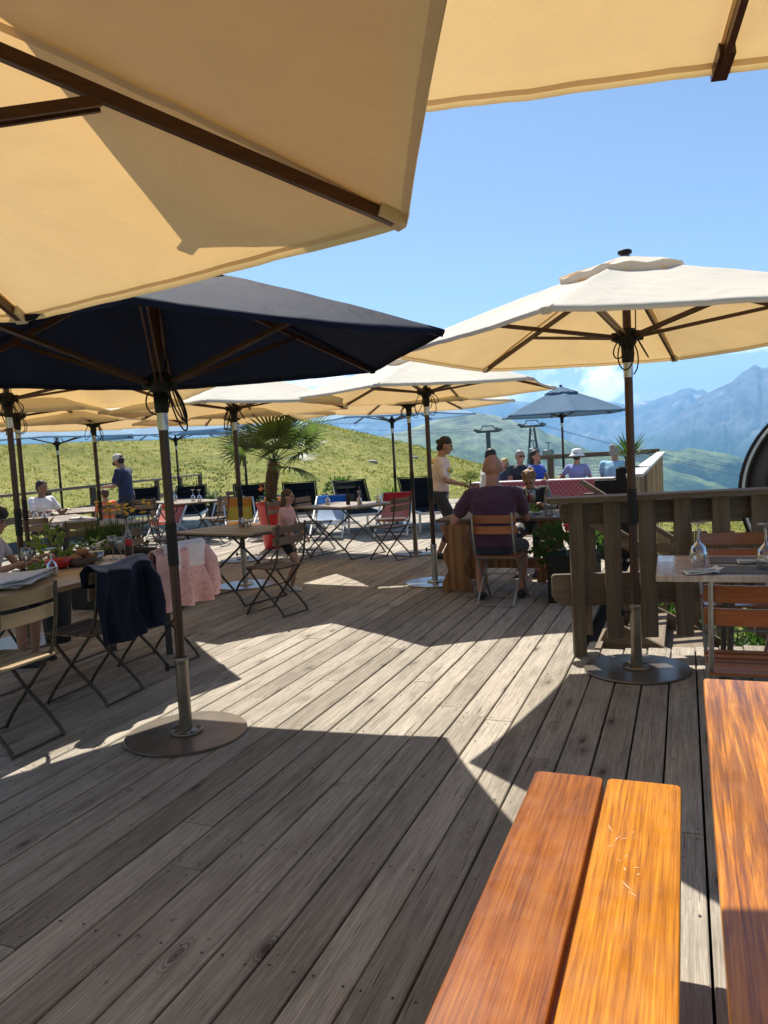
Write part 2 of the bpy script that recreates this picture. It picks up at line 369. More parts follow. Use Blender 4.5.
def umbrella(label, mat, loc, phi=0, R=1.5, rim_h=2.08, apex_h=2.58, hub_h=2.08, n=6, square=None, rot=0, rim=None, base='bronze', tilt=(0,0), group='parasols of the terrace', ropes=True, pull=.02, detail=False):
    t=thing('parasol',label,'parasol',loc,0,group,tilt)
    if rim: pass
    elif square:
        s=square/2; rim=[(s,-s),(s,0),(s,s),(0,s),(-s,s),(-s,0),(-s,-s),(0,-s)]
        rim=[(x*math.cos(rot)-y*math.sin(rot),x*math.sin(rot)+y*math.cos(rot)) for x,y in rim]
    else:
        rim=[(R*math.cos(phi+2*PI*i/n),R*math.sin(phi+2*PI*i/n)) for i in range(n)]
    c=canopy_mesh(rim,rim_h,apex_h,pull=.008 if square else pull,sag=.02 if square else .045).build('canopy',M[mat],t,weld=True)
    nr_=len(rim)
    if detail:
        sm=MB()
        def surf(i,u,v):
            a=V((*rim[i],0)); b=V((*rim[(i+1)%nr_],0)); e=4*v*(1-v); pl=.008 if square else pull; sg=.02 if square else .045
            p=(a*(1-v)+b*v)*u*(1-pl*e*u*u)
            return V((p.x,p.y,apex_h-(apex_h-rim_h)*u+.02*math.sin(PI*u)-sg*e*math.sin(PI*min(1,u*.95))*.6-sg*.12*e*u+wrk(p.x,p.y,rim_h)))
        for i in range(nr_):
            sm.grid(lambda u,v,i=i: surf(i,.986+.012*u,v)+V((0,0,-.0035)),2,24)
            wd=.016
            for sgn in (0,1):
                sm.grid(lambda u,v,i=i,sgn=sgn:(surf(i,.12+.85*u,(wd*v/(max(.12,(.12+.85*u))*1.5)) if sgn==0 else 1-(wd*v/(max(.12,(.12+.85*u))*1.5)))+V((0,0,-.004-.002*v))),18,1)
        sm.build('seam_tape',M[mat],t)
    # raised vent cap
    k=.27
    vc=MB(); nn=len(rim)
    for i in range(nn):
        a=V((*rim[i],0))*k; b=V((*rim[(i+1)%nn],0))*k
        vc.grid(lambda u,v,a=a,b=b:(*((a*(1-v)+b*v)*u)[:2], apex_h+.042-(apex_h-rim_h)*k*u*.95+.008*math.sin(v*PI*4+i)*u*u+.012*noise.noise(V((v*9,i,u*2)))*u),5,9)
        vc.grid(lambda u,v,a=a,b=b:(*((a*(1-v)+b*v)*(1-.02*u))[:2], apex_h+.042-(apex_h-rim_h)*k*.95+.008*math.sin(v*PI*4+i)+.012*noise.noise(V((v*9,i,2.0)))-.045*u-.010*u*math.sin(v*PI*7)),1,9)
    vc.build('vent_cap',M[mat],t)
    f=MB(); f.lathe([(0,.0),(.038,0),(.042,.006),(.042,.018),(.034,.024),(0,.026)],(0,0,apex_h+.048)); f.build('finial',M['black'],t)
    p=MB(); p.tube([(0,0,.30),(0,0,1.2),(0,0,apex_h+.05)],.0255,n=14); p.build('pole',M['pole'],t)
    s=MB(); s.tube([(0,0,.93),(0,0,1.16)],.0295,n=14); s.build('sleeve',M['black'],t)
    s=MB(); s.tube([(0,0,hub_h-.25),(0,0,hub_h-.155)],.029,n=14); s.build('collar',M['steel'],t)
    h=MB(); h.lathe([(.03,-.055),(.05,-.05),(.062,-.02),(.062,.02),(.05,.045),(.03,.05)],(0,0,hub_h),n=16)
    for i in range(nn if square else n):
        a=math.atan2(rim[i][1],rim[i][0]); h.box((.07*math.cos(a),.07*math.sin(a),hub_h),(.05,.03,.05),a)
    h.lathe([(.03,-.16),(.036,-.15),(.04,-.05),(.03,-.05)],(0,0,hub_h),n=12)
    h.build('runner',M['black'],t)
    h=MB(); h.lathe([(.03,-.06),(.055,-.05),(.06,0),(.03,.01)],(0,0,apex_h-.03),n=16); h.build('crown_hub',M['black'],t)
    for i,(rx,ry) in enumerate(rim):
        a=math.atan2(ry,rx); RR=math.hypot(rx,ry); sl=(apex_h-rim_h)/RR
        r=MB(); r.beam((.05,0,apex_h-.05-.05*sl),(RR*.975,0,rim_h-.020+.025*RR*sl),.018,.028)
        rb=r.build('rib',M['rib'],t); rb.rotation_euler=(0,0,a)
        tip=MB(); tip.beam((RR*.95,0,rim_h-.014+.05*RR*sl),(RR*.992 if not square else RR*1.01,0,rim_h-.012),.040,.034); tip.build('rib_pocket',M[mat] if not square else M['pole'],rb)
        u=.58; q=MB(); zz=apex_h-.05-(apex_h-rim_h)*u-.0
        for sgn in (-1,1): q.beam((.075,sgn*.014,hub_h),(RR*u,sgn*.014,zz),.009,.021)
        q.build('strut',M['rib'],rb)
    if ropes:
        q=MB(); rr=random.Random(int(abs(loc[0])*100))
        for k2 in range(4):
            a=rr.uniform(0,2*PI); L_=rr.uniform(.10,.24); w=rr.uniform(.04,.09)
            bx,by=.06*math.cos(a),.06*math.sin(a)
            pts=[(bx+w*math.cos(a+1.5)*math.sin(2*PI*j/16)+.03*math.cos(a)*(1-math.cos(2*PI*j/16)),by+w*math.sin(a+1.5)*math.sin(2*PI*j/16)+.03*math.sin(a)*(1-math.cos(2*PI*j/16)),hub_h-.02-L_*.5*(1-math.cos(2*PI*j/16))) for j in range(17)]
            q.tube(pts,.0045,n=5)
        q.tube([(.05,.0,hub_h),(.055,.01,apex_h-.1)],.004,n=5)
        q.build('rope',M['rope'],t)
    # stand
    b=MB(); b.lathe([(0,0.002),(.322,0.002),(.327,.006),(.327,.012),(.322,.016),(0,.016)],n=56,smooth=False); b.build('base_plate',M[base],t)
    b=MB(); b.tube([(0,0,.016),(0,0,.43)],.034,n=18); b.lathe([(.034,.43),(.0365,.425),(.0365,.40),(.034,.395)],n=18); b.build('stand_tube',M[base],t)
    b=MB(); b.lathe([(.034,.036),(.045,.034),(.05,.030),(.088,.029),(.09,.024),(.09,.0165),(0,.0165)],n=28)
    for i in range(4):
        a=PI/4+i*PI/2; b.lathe([(.011,.028),(.011,.037),(0,.039)],(.07*math.cos(a),.07*math.sin(a),0),n=6)
    b.build('flange',M[base],t)
    b=MB(); b.tube([(-.03,-.01,.375),(-.06,-.02,.375)],.006,n=8); b.ball((-.075,-.025,.375),(.014,.014,.024)); b.build('clamp_knob',M['black'],t)
    return t

# ------------------------------------------------------------------ bistro chair (faces local +Y)
def bistro_chair(label, wood_m='chair_wood', group='folding slatted bistro chairs', metal='chair_metal'):
    t=thing('bistro_chair',label,'chair',(0,0,0),0,group)
    m=MB()
    for i in range(6):
        y=-.17+i*.066; z=.455+.006*math.cos((i-2.5)*.8)*-1
        m.box((0,y,z),(.40,.052,.014),tint=rng.random())
    m.build('seat',M[wood_m],t,bevel=.003)
    m=MB()
    for z0,hh in ((.845,.075),(.745,.075)):
        nseg=8; tt=rng.random()
        def y_(x,z): return -.245-(.86-z)*-.10*1-.0+.025*((x/.2)**2)
        vs=[]
        for i in range(nseg+1):
            x=-.215+.43*i/nseg
            for (dz,dy) in ((-.5,0),(.5,0),(.5,.014),(-.5,.014)):
                z=z0-hh/2+dz*hh; vs.append((x,y_(x,z)+dy,z))
        fs=[]
        for i in range(nseg):
            for j in range(4): fs.append((i*4+j,i*4+(j+1)%4,(i+1)*4+(j+1)%4,(i+1)*4+j))
        fs+= [(3,2,1,0),tuple(nseg*4+j for j in range(4))]
        m.add(vs,fs,tint=tt)
    m.build('backrest',M[wood_m],t,bevel=.003)
    for s in(-1,1):
        x=s*.19
        m=MB(); m.tube([(x,-.25,.87),(x,-.236,.70),(x,-.20,.52),(x,-.15,.44),(x,.0,.27),(x,.15,.10),(x,.20,.03),(x,.215,.005)],.0108,n=8); m.build('back_leg',M[metal],t)
        x=s*.172
        m=MB(); m.tube([(x,.20,.445),(x,.16,.42),(x,.02,.26),(x,-.13,.13),(x,-.21,.05),(x,-.235,.005)],.0108,n=8); m.build('front_leg',M[metal],t)
    m=MB(); m.beam((-.19,.213,.012),(.19,.213,.012),.014,.008); m.build('foot_bar',M[metal],t)
    m=MB(); m.beam((-.172,-.233,.012),(.172,-.233,.012),.014,.008); m.build('foot_bar',M[metal],t)
    m=MB(); m.tube([(-.172,.19,.44),(.172,.19,.44)],.007,n=6); m.tube([(-.19,-.15,.44),(.19,-.15,.44)],.007,n=6); m.tube([(-.19,.0,.27),(.19,.0,.27)],.006,n=6)
    for s in(-1,1): m.beam((s*.18,-.17,.444),(s*.18,.2,.444),.016,.006)
    m.build('seat_rail',M[metal],t)
    return t
# ------------------------------------------------------------------ folding table (long side X)
def bistro_table(label, w=1.15, d=.80, mat='table_grey', loc=(0,0,0), rz=0, group='folding terrace tables'):
    t=thing('folding_table',label,'table',loc,rz,group)
    m=MB(); n=8
    for i in range(n):
        y=-d/2+(i+.5)*d/n; m.box((0,y,.735),(w,d/n-.006,.022),tint=rng.random())
    m.build('tabletop',M[mat],t,bevel=.003)
    m=MB()
    for s in(-1,1): m.beam((s*(w/2-.06),-d/2+.03,.715),(s*(w/2-.06),d/2-.03,.715),.03,.02)
    for s in(-1,1): m.beam((-w/2+.08,s*(d/2-.05),.716),(w/2-.08,s*(d/2-.05),.716),.022,.018)
    m.build('top_frame',M['chair_metal'],t)
    for s in(-1,1):
        y=s*(d/2-.10)
        for q in(-1,1):
            m=MB(); yy=y+q*.012
            m.tube([(q*w*.36,yy,.70),(q*w*.30,yy,.60),(0,yy,.36),(-q*w*.28,yy,.10),(-q*w*.34,yy,.006)],.0125,n=8); m.build('leg',M['chair_metal'],t)
    for q in(-1,1):
        m=MB(); m.beam((q*w*.34,-d/2+.09,.012),(q*w*.34,d/2-.09,.012),.02,.012); m.build('foot_bar',M['chair_metal'],t)
    return t
# ------------------------------------------------------------------ tableware
def wineglass(label, loc, up=True, group='wine glasses on the terrace tables', s=1.0, fill=None):
    prof=[(.034,0),(.034,.003),(.006,.008),(.0045,.03),(.0045,.075),(.012,.088),(.030,.105),(.038,.135),(.036,.165),(.031,.19)]
    prof2=[(.030,.19),(.035,.165),(.0365,.135),(.0285,.107),(.010,.092),(0,.090)]
    m=MB(); pr=prof+prof2
    if not up: pr=[(r,.19-z) for r,z in pr]
    m.lathe([(r*s,z*s) for r,z in pr],n=20)
    o=m.build('wine_glass',M['glass']); o.location=loc; tag(o,label,'glass',group)
    if fill:
        f=MB(); f.lathe([(.009*s,.094*s),(.027*s,.108*s),(.035*s,.133*s),(.0345*s,.150*s),(0,.150*s)],n=18); f.build('drink',M[fill],o)
    return o
def bottle(name,label,cat,loc,body='glass',h=.26,r=.033,fill=None,band=None):
    t=thing(name,label,cat,loc)
    m=MB(); m.lathe([(r*.85,0),(r,.006),(r,h*.52),(r*.85,h*.62),(r*.42,h*.80),(r*.36,h*.96),(r*.42,h*.97),(r*.42,h),(0,h)],n=20); m.build('glass_body',M[body],t)
    if fill: m=MB(); m.lathe([(0,.006),(r*.93,.008),(r*.93,h*.5),(r*.7,h*.60),(0,h*.60)],n=18); m.build('drink',M[fill],t)
    if band: m=MB(); m.lathe([(r*1.01,h*.34),(r*1.015,h*.345),(r*1.015,h*.52),(r*1.01,h*.525)],n=20); m.build('band',M[band],t)
    return t
def sheet_stack(name,label,cat,loc,rz,w,d,n=4,mat='paper'):
    m=MB(); r=random.Random(int(loc[0]*91))
    for i in range(n):
        ox,oy,a=r.uniform(-.03,.03),r.uniform(-.03,.03),r.uniform(-.25,.25)
        def fn(u,v,i=i,ox=ox,oy=oy,a=a):
            x,y=(u-.5)*w,(v-.5)*d; z=.004+i*.007+.010*abs(math.sin(u*3+i))*(u-.2)**2*4+.006*math.sin(v*4+i*2)
            return (ox+x*math.cos(a)-y*math.sin(a),oy+x*math.sin(a)+y*math.cos(a),max(.003+i*.003,z))
        m.grid(fn,8,6)
    o=m.build(name,M[mat],solid=.0015); o.location=loc; o.rotation_euler=(0,0,rz); return tag(o,label,cat)

def tuft(m,c,n,h,spread,w=.012,r=None,droop=.6,mi=0,base=.03):
    r=r or rng; c=V(c)
    for i in range(n):
        a=r.uniform(0,2*PI); s=spread*math.sqrt(r.uniform(.02,1)); hh=h*r.uniform(.6,1.1); k=5
        d=V((math.cos(a),math.sin(a),0)); side=V((-d.y,d.x,0)); b=c+d*base*r.random()
        vs=[]
        for j in range(k+1):
            u=j/k; p=b+d*(s*u**1.4)+V((0,0,hh*(u-droop*(s/max(spread,1e-4))*u*u*.6)))
            ww=w*(1-u)**.6*(.6+.4*min(1,u*4)); vs+= [p-side*ww,p+side*ww]
        m.add(vs,[(2*j,2*j+1,2*j+3,2*j+2) for j in range(k)],True,mi)
def leaves(m,c,rad,n,size,r=None,mi=0,flat=.3,shell=.5):
    r=r or rng; c=V(c)
    for i in range(n):
        while True:
            p=V((r.uniform(-1,1),r.uniform(-1,1),r.uniform(-1,1)))
            if shell<p.length<1: break
        d=p.normalized(); p=c+V((p.x*rad[0],p.y*rad[1],p.z*rad[2]))
        ax=(d+V((r.uniform(-1,1),r.uniform(-1,1),r.uniform(-.3,1)))*.7).normalized(); sd=ax.cross(V((r.uniform(-1,1),r.uniform(-1,1),r.uniform(-1,1)))).normalized()
        s=size*r.uniform(.6,1.3); nrm=ax.cross(sd)*s*.15
        m.add([p,p+ax*s*.5+sd*s*.28+nrm,p+ax*s,p+ax*s*.5-sd*s*.28+nrm],[(0,1,2,3)],False,mi)
def flowers(m,c,rad,n,size,r=None,mi=0):
    r=r or rng; c=V(c)
    for i in range(n):
        p=V((r.gauss(0,.5),r.gauss(0,.5),r.gauss(0,.5)))
        if p.length>1: p.normalize()
        q=c+V((p.x*rad[0],p.y*rad[1],abs(p.z)*rad[2])); s=size*r.uniform(.7,1.2)
        m.ball(q,(s,s,s*.6),n=7,m=5,mi=mi)
        for k in range(5):
            a=k*2*PI/5+r.random(); m.ball(q+V((math.cos(a)*s,math.sin(a)*s,0)),(s*.6,s*.6,s*.35),n=5,m=4,mi=mi)

# ------------------------------------------------------------------ loungers & deckchairs (feet toward local -Y)
def lounger(label,loc,rz,group='black sun loungers along the back of the terrace'):
    t=thing('sun_lounger',label,'lounger',loc,rz,group)
    m=MB()
    for s in(-1,1): m.beam((s*.30,-1.2,.36),(s*.30,.55,.36),.035,.05)
    m.beam((-.3,-1.2,.36),(.3,-1.2,.36),.035,.05); m.beam((-.3,.55,.36),(.3,.55,.36),.035,.05); m.build('frame',M['white_paint'],t)
    for s in(-1,1):
        for y in(-1.05,.4):
            m=MB(); m.beam((s*.30,y,.34),(s*.30,y+.05,.0),.035,.03,up=(0,1,0)); m.build('leg',M['white_paint'],t)
    m=MB(); m.grid(lambda u,v:((u-.5)*.56,-1.17+1.22*v,.385-.02*math.sin(PI*u)),6,8); m.build('seat',M['black_mesh'],t,solid=.008)
    m=MB(); m.grid(lambda u,v:((u-.5)*.58,.04+.50*v,.385+.56*v-.02*math.sin(PI*u)),6,8)
    m.build('backrest',M['black_mesh'],t,solid=.01)
    m=MB(); m.tube([(-.31,.03,.38),(-.31,.555,.96),(.31,.555,.96),(.31,.03,.38)],.018,n=8); m.build('back_frame',M['black'],t)
    m=MB(); m.grid(lambda u,v:((u-.5)*.50,.385+.14*v,.785+.155*v+(-.035*math.sin(PI*v))),4,5); m.build('headrest',M['black_mesh'],t,solid=.02)
    return t
def deckchair(label,mat,mat2,loc,rz,group='canvas deckchairs behind the tables'):
    t=thing('deckchair',label,'deckchair',loc,rz,group); t.scale=(1.0,.92,.78)
    m=MB()
    for s in(-1,1): m.beam((s*.29,-.55,.02),(s*.29,.45,.92),.025,.045)
    m.beam((-.3,.45,.92),(.3,.45,.92),.03,.03); m.beam((-.3,-.5,.06),(.3,-.5,.06),.03,.03); m.build('back_frame',M['white_paint'],t)
    m=MB()
    for s in(-1,1): m.beam((s*.26,.50,.02),(s*.26,-.50,.42),.025,.045)
    m.beam((-.27,-.50,.42),(.27,-.50,.42),.03,.03); m.beam((-.27,.48,.03),(.27,.48,.03),.03,.03); m.build('seat_frame',M['white_paint'],t)
    m=MB()
    def fn(u,v):
        y=-.50+.95*v; v=min(1,v); z=.43+.50*v-.34*max(0,math.sin(PI*v))**.9*(1-.35*v); return ((u-.5)*.50,y,z)
    m.grid(fn,5,16); m.build('canvas',M[mat],t,solid=.003)
    m=MB(); m.grid(lambda u,v:((u-.5)*.53,fn(u,.84+.17*v)[1]-.010,fn(u,.84+.17*v)[2]+.012),4,6); m.build('header',M[mat2],t,solid=.004)
    return t

# ------------------------------------------------------------------ people
def ring_loft(m,rings,n=16,mi=0):
    # rings: (centre, xaxis, yaxis, rx, ry)
    vs=[]
    for c,x,y,rx,ry in rings:
        for j in range(n):
            a=2*PI*j/n; ca,sa=math.cos(a),math.sin(a)
            k=(abs(ca)**2.4+abs(sa)**2.4)**(-1/2.4)
            vs.append(V(c)+x*(ca*k*rx)+y*(sa*k*ry))
    fs=[]
    for i in range(len(rings)-1):
        for j in range(n): fs.append((i*n+j,i*n+(j+1)%n,(i+1)*n+(j+1)%n,(i+1)*n+j))
    fs.append(tuple(range(n-1,-1,-1))); q=(len(rings)-1)*n; fs.append(tuple(q+j for j in range(n)))
    return m.add(vs,fs,True,mi)
def ik(a,b,l1,l2,hint):
    a,b,hint=V(a),V(b),V(hint); d=b-a; D=min(d.length,(l1+l2)*.999); u=d.normalized()
    x=(l1*l1-l2*l2+D*D)/(2*D); h=math.sqrt(max(0,l1*l1-x*x)); p=hint-u*hint.dot(u)
    p.normalize(); return a+u*x+p*h, a+u*D
def person(label, loc, rz, H=1.7, sit=None, lean=0.0, side=0.0, hands=None, feet=None, head=(0,0), build=1.0,
           skin='skin', shirt=None, sleeve=.5, trousers=None, leglen=1.0, hair=None, hairstyle='short', hat=None, voxel=.010, female=False, shoes=None, cat='person', group=None, knees=None, shirtlen=0.0):
    """faces local +Y. sit = seat height. hands=((x,y,z),(x,y,z)) L,R targets local; head=(pitch down, yaw)"""
    s=H/1.70
    hz=(sit+.09*s) if sit is not None else .90*s
    hip=V((0,0,hz)); 
    up=V((math.sin(side),math.sin(lean),math.cos(lean)*math.cos(side))).normalized(); X=V((1,0,0)); X=(X-up*X.dot(up)).normalized(); Y=up.cross(X)
    def sp(t,y=0,x=0): # point on spine at height t above hip
        bend=V((0,math.sin(lean)*.10*(t/.5)**2 if lean>0 else 0,0))*s
        return hip+up*(t*s)+Y*(y*s)+X*(x*s)+bend
    shw=(.165 if female else .19)*s*(build**.5)
    b=build; neck=sp(.535,-.005); 
    hy,hp=head[1],head[0]
    HM=Matrix.Rotation(hy,3,'Z')@Matrix.Rotation(hp,3,'X')
    hc=neck+(HM@V((0,.03,.135)))*s
    sd_=.46 if build<1.3 else .425
    sh=[sp(sd_,0,0)+X*(q*shw*(1 if build<1.3 else .93)) for q in(-1,1)]
    if hands is None: hands=((-.24*s,.02,hz-.12*s),(.24*s,.02,hz-.12*s)) if sit is None else ((-.15*s,.35*s,hz+.08),(.15*s,.35*s,hz+.08))
    arms=[]
    for i,q in enumerate((-1,1)):
        e,w=ik(sh[i],V(hands[i]),.285*s,.255*s,V((q*.45,-.4,-.8))); arms.append((sh[i],e,w))
    legs=[]
    for i,q in enumerate((-1,1)):
        hj=hip+V((q*.09*s,0,-.03*s))
        if feet: ft=V(feet[i])
        else: ft=V((q*.10*s,.02,.085*s)) if sit is None else V((q*.11*s,.40*s,.085*s))
        k,a=ik(hj,ft,.43*s,.42*s,V((q*.15,1,.15 if sit is None else .8))); legs.append((hj,k,a))
    def torso(m,o,t0=-.08,t1=.50):
        P=[(-.10,.135,.085),(-.04,.165*b**.3,.115*b),(.05,.15*b,.115*b),(.15,.14*b,.105*b),(.27,.155*b**.7,.115*b**.7),(.37,.175*b**.6,.115*b**.5),(.45,.165*b**.5,.095),(.50,.10,.07),(.53,.06,.055)]
        rs=[]
        for t,rx,ry in P:
            if t<t0 or t>t1: continue
            if female and .1<t<.2: rx*=.88
            if female: rx*=.93
            rs.append((sp(t,.01 if t>.2 else .0),X,Y,(rx+o)*s,(ry+o)*s))
        ring_loft(m,rs)
    def limb(m,pts,rs,o=0):
        for i in range(len(pts)-1): m.cone(pts[i],rs[i]*s+o,pts[i+1],rs[i+1]*s+o,n=12)
    # body -------------------------------------------------
    m=MB(); torso(m,-.012 if shirt else 0,t1=.6)
    m.cone(sp(.45),.06*s,neck+(hc-neck)*.35,.054*s*(1.12 if b>1.1 else 1),n=12)
    hr=V((.074,.093,.105) if build<1.3 else (.085,.100,.102))*s
    m.ball(hc+HM@V((0,-.008,.015))*s,tuple(hr),M=HM.to_4x4(),n=18,m=12)
    m.ball(hc+HM@V((0,.022,-.048))*s,(.055*s,.062*s,.060*s),M=HM.to_4x4(),n=14,m=10)
    m.cone(hc+HM@V((0,.078,.010))*s,.010*s,hc+HM@V((0,.103,-.022))*s,.014*s,n=8)
    m.ball(hc+HM@V((0,.078,-.055))*s,(.024*s,.014*s,.010*s),M=HM.to_4x4(),n=10,m=6)
    m.ball(hc+HM@V((0,.070,-.088))*s,(.022*s,.018*s,.016*s),M=HM.to_4x4(),n=10,m=6)
    m.ball(hc+HM@V((0,.074,.028))*s,(.048*s,.014*s,.010*s),M=HM.to_4x4(),n=10,m=6)
    for q in(-1,1):
        m.ball(hc+HM@V((q*.076*(1.12 if build>1.3 else 1),-.005,-.008))*s,(.013*s,.022*s,.034*s),M=HM.to_4x4(),n=8,m=8)
        m.ball(hc+HM@V((q*.042,.055,-.022))*s,(.02*s,.02*s,.02*s),n=8,m=6)
    ab=.85 if female else 1
    for i,(a,e,w) in enumerate(arms):
        q=(-1,1)[i]
        m.cone(sp(.44,0,q*.06),.055*s,a,.052*s*ab*b**.4,n=12)
        limb(m,[a,a*.5+e*.5,e,e*.6+w*.4,w],[.050*ab*b**.4,.045*ab*b**.3,.036*ab,.038*ab,.025*ab])
        # hand
        d=(w-e).normalized(); n_=V((0,0,1)) if abs(d.z)<.8 else V((0,1,0)); sx=d.cross(n_).normalized(); nz=sx.cross(d)
        pc=w+d*.045*s; Mh=Matrix((sx,d,nz)).transposed().to_4x4()
        m.ball(pc,(.038*s,.050*s,.017*s),M=Mh,n=12,m=8)
        for f_,(off,ln) in enumerate(((-.027,.070),(-.009,.078),(.010,.072),(.027,.058))):
            p0=w+d*.080*s+sx*off*s; p1=p0+(d*.9-nz*.35).normalized()*ln*.5*s; p2=p1+(d*.55-nz*.8).normalized()*ln*.5*s
            m.cone(p0,.0088*s,p1,.0080*s,n=7); m.cone(p1,.0080*s,p2,.0068*s,n=7)
        tq=-q; p0=w+d*.03*s+sx*tq*.028*s*-1; p1=p0+(d*.6-sx*tq*.75-nz*.2).normalized()*.036*s; p2=p1+(d*.9-sx*tq*.2-nz*.3).normalized()*.030*s
        m.cone(p0,.0115*s,p1,.0098*s,n=7); m.cone(p1,.0098*s,p2,.0075*s,n=7)
    lf=1.0
    for i,(h,k,a) in enumerate(legs):
        limb(m,[h,h*.5+k*.5,k,k*.65+a*.35,a],[.078*b**.3,.068*b**.2,.048,.050,.032])
        fd=V((0,1,0)) 
        m.cone(a+V((0,-.03,-.045))*s,.032*s,a+V((0,.10,-.055))*s,.026*s,n=10); m.cone(a+V((0,.10,-.055))*s,.026*s,a+V((0,.15,-.062))*s,.018*s,n=10)
    body=m.build('person',M[skin],None,remesh=voxel,smoothit=2)
    body.location=loc; body.rotation_euler=(0,0,rz); tag(body,label,cat,group)
    # eyes, brows, mouth
    for q in(-1,1):
        e=MB(); e.ball(hc+HM@V((q*.031,.083,.004))*s,(.011*s,.007*s,.006*s),M=HM.to_4x4(),n=8,m=6); e.build('eye',M['eye'],body)
        if voxel<.013: e=MB(); e.tube([hc+HM@V((q*.014,.092,.022))*s,hc+HM@V((q*.032,.090,.027))*s,hc+HM@V((q*.050,.078,.020))*s],.0045*s,n=5); e.build('eyebrow',M['eye'],body)
    if voxel<.013: e=MB(); e.ball(hc+HM@V((0,.089,-.054))*s,(.020*s,.006*s,.0065*s),M=HM.to_4x4(),n=8,m=6); e.build('lips',M['lips'],body)
    # clothes -----------------------------------------------
    cv=max(voxel,.009)
    if shirt:
        m=MB(); torso(m,.010,t0=-.05-shirtlen,t1=.51)
        for i,(a,e_,w) in enumerate(arms):
            q=(-1,1)[i]; m.cone(sp(.44,0,q*.05),.068*s,a,.064*s*ab*b**.4,n=12)
            if sleeve<=1: 
                p=a+(e_-a)*sleeve; m.cone(a,.062*s*ab*b**.4,p,.060*s*ab*b**.3,n=12)
            else:
                m.cone(a,.060*s*ab*b**.4,e_,.052*s*ab,n=12); m.cone(e_,.050*s*ab,e_+(w-e_)*min(.92,sleeve-1),.038*s*ab,n=12)
        sh_o=m.build('shirt',shirt,body,remesh=cv,smoothit=3)
        if shirtlen==0 or True:
            q=sh_o.modifiers.new('folds','DISPLACE'); tx=FOLD; q.texture=tx; q.strength=.018*s; q.mid_level=.5; q.texture_coords='LOCAL'
    if trousers:
        m=MB()
        ring_loft(m,[(sp(t),X,Y,(rx+.014)*s*(b**.3),(ry+.012)*s*b**.5) for t,rx,ry in ((-.12,.12,.085),(-.06,.155,.11),(.0,.16,.115),(.05,.148,.112))])
        for (h,k,a) in legs:
            if leglen<=1: p=h+(k-h)*leglen; m.cone(h,.092*s*b**.3,p,(.080-.018*leglen)*s+.006,n=12)
            else:
                p=k+(a-k)*(leglen-1); m.cone(h,.092*s*b**.3,k,.064*s,n=12); m.cone(k,.062*s,p,.050*s,n=12)
        m.build('trousers',trousers,body,remesh=cv,smoothit=3)
    if shoes:
        for (h,k,a) in legs:
            m=MB(); m.cone(a+V((0,-.035,-.042))*s,.040*s,a+V((0,.09,-.050))*s,.037*s,n=10); m.cone(a+V((0,.09,-.05))*s,.037*s,a+V((0,.155,-.060))*s,.026*s,n=10)
            m.box(a+V((0,.055,-.078))*s,(.075*s,.25*s,.014*s)); m.build('shoe',shoes,body,remesh=.009,smoothit=2)
    if hair:
        m=MB(); T=HM.to_4x4()
        def hb(c,r): m.ball(hc+HM@V(c)*s,tuple(x*s for x in r),M=T,n=16,m=10)
        hb((0,-.022,.040),(.084,.095,.090)); hb((0,-.045,.0),(.080,.070,.085))
        if hairstyle=='long':
            hb((0,-.075,-.05),(.075,.050,.10)); hb((0,-.095,-.16),(.075,.042,.14)); hb((-.05,-.05,-.07),(.035,.045,.12)); hb((.05,-.05,-.07),(.035,.045,.12)); hb((0,-.10,-.27),(.065,.042,.11)); hb((0,-.03,.045),(.092,.10,.092))
        if hairstyle=='bun': hb((0,-.115,.02),(.035,.035,.035)); hb((0,-.075,-.05),(.05,.04,.05))
        if hairstyle=='curly':
            r_=random.Random(3)
            for k in range(26):
                a=r_.uniform(0,2*PI); z=r_.uniform(-.03,.12); hb((.082*math.cos(a)*(1-z*2.5 if z>0 else 1),-.03+.085*math.sin(a)*(1-z*2.5 if z>0 else 1)*(1 if math.sin(a)<.3 else .6),z),(.026,.026,.026))
        o=m.build('hair',hair,body,remesh=.009,smoothit=1)
        q=o.modifiers.new('locks','DISPLACE'); q.texture=FOLD2; q.strength=.012; q.texture_coords='LOCAL'
    if hat:
        kind,hm=hat; m=MB(); T=HM.to_4x4(); o3=hc+HM@V((0,-.015,.03))*s
        if kind=='cap':
            m.lathe([(.088*s,-.01*s),(.092*s,.03*s),(.080*s,.075*s),(.045*s,.100*s),(0,.106*s)],o3,n=20,M=HM)
            m.prism([(-.065*s,0),(-.06*s,.055*s),(0,.080*s),(.06*s,.055*s),(.065*s,0)],o3+HM@V((0,.075,.005))*s,HM@V((1,0,0)),HM@V((0,1,-.25)),.006)
        if kind=='cap_back':
            m.lathe([(.088*s,-.015*s),(.092*s,.03*s),(.080*s,.075*s),(.045*s,.098*s),(0,.104*s)],o3,n=20,M=HM)
            m.prism([(-.055*s,0),(-.05*s,.05*s),(0,.065*s),(.05*s,.05*s),(.055*s,0)],o3+HM@V((0,-.085,-.01))*s,HM@V((-1,0,0)),HM@V((0,-1,-.6)),.006)
        if kind=='bucket':
            m.lathe([(.150*s,-.035*s),(.120*s,-.010*s),(.096*s,.015*s),(.094*s,.06*s),(.080*s,.092*s),(.04*s,.105*s),(0,.106*s)],o3,n=26,M=HM)
        if kind=='beret':
            m.lathe([(.086*s,-.01*s),(.108*s,.025*s),(.11*s,.05*s),(.085*s,.085*s),(.03*s,.10*s),(0,.10*s)],o3,n=22,M=HM)
        m.build('hat',hm,body,solid=.004)
    body['_hc']=list(hc)
    return body
FOLD=bpy.data.textures.new('cloth_folds','CLOUDS'); FOLD.noise_scale=.09; FOLD.noise_depth=2
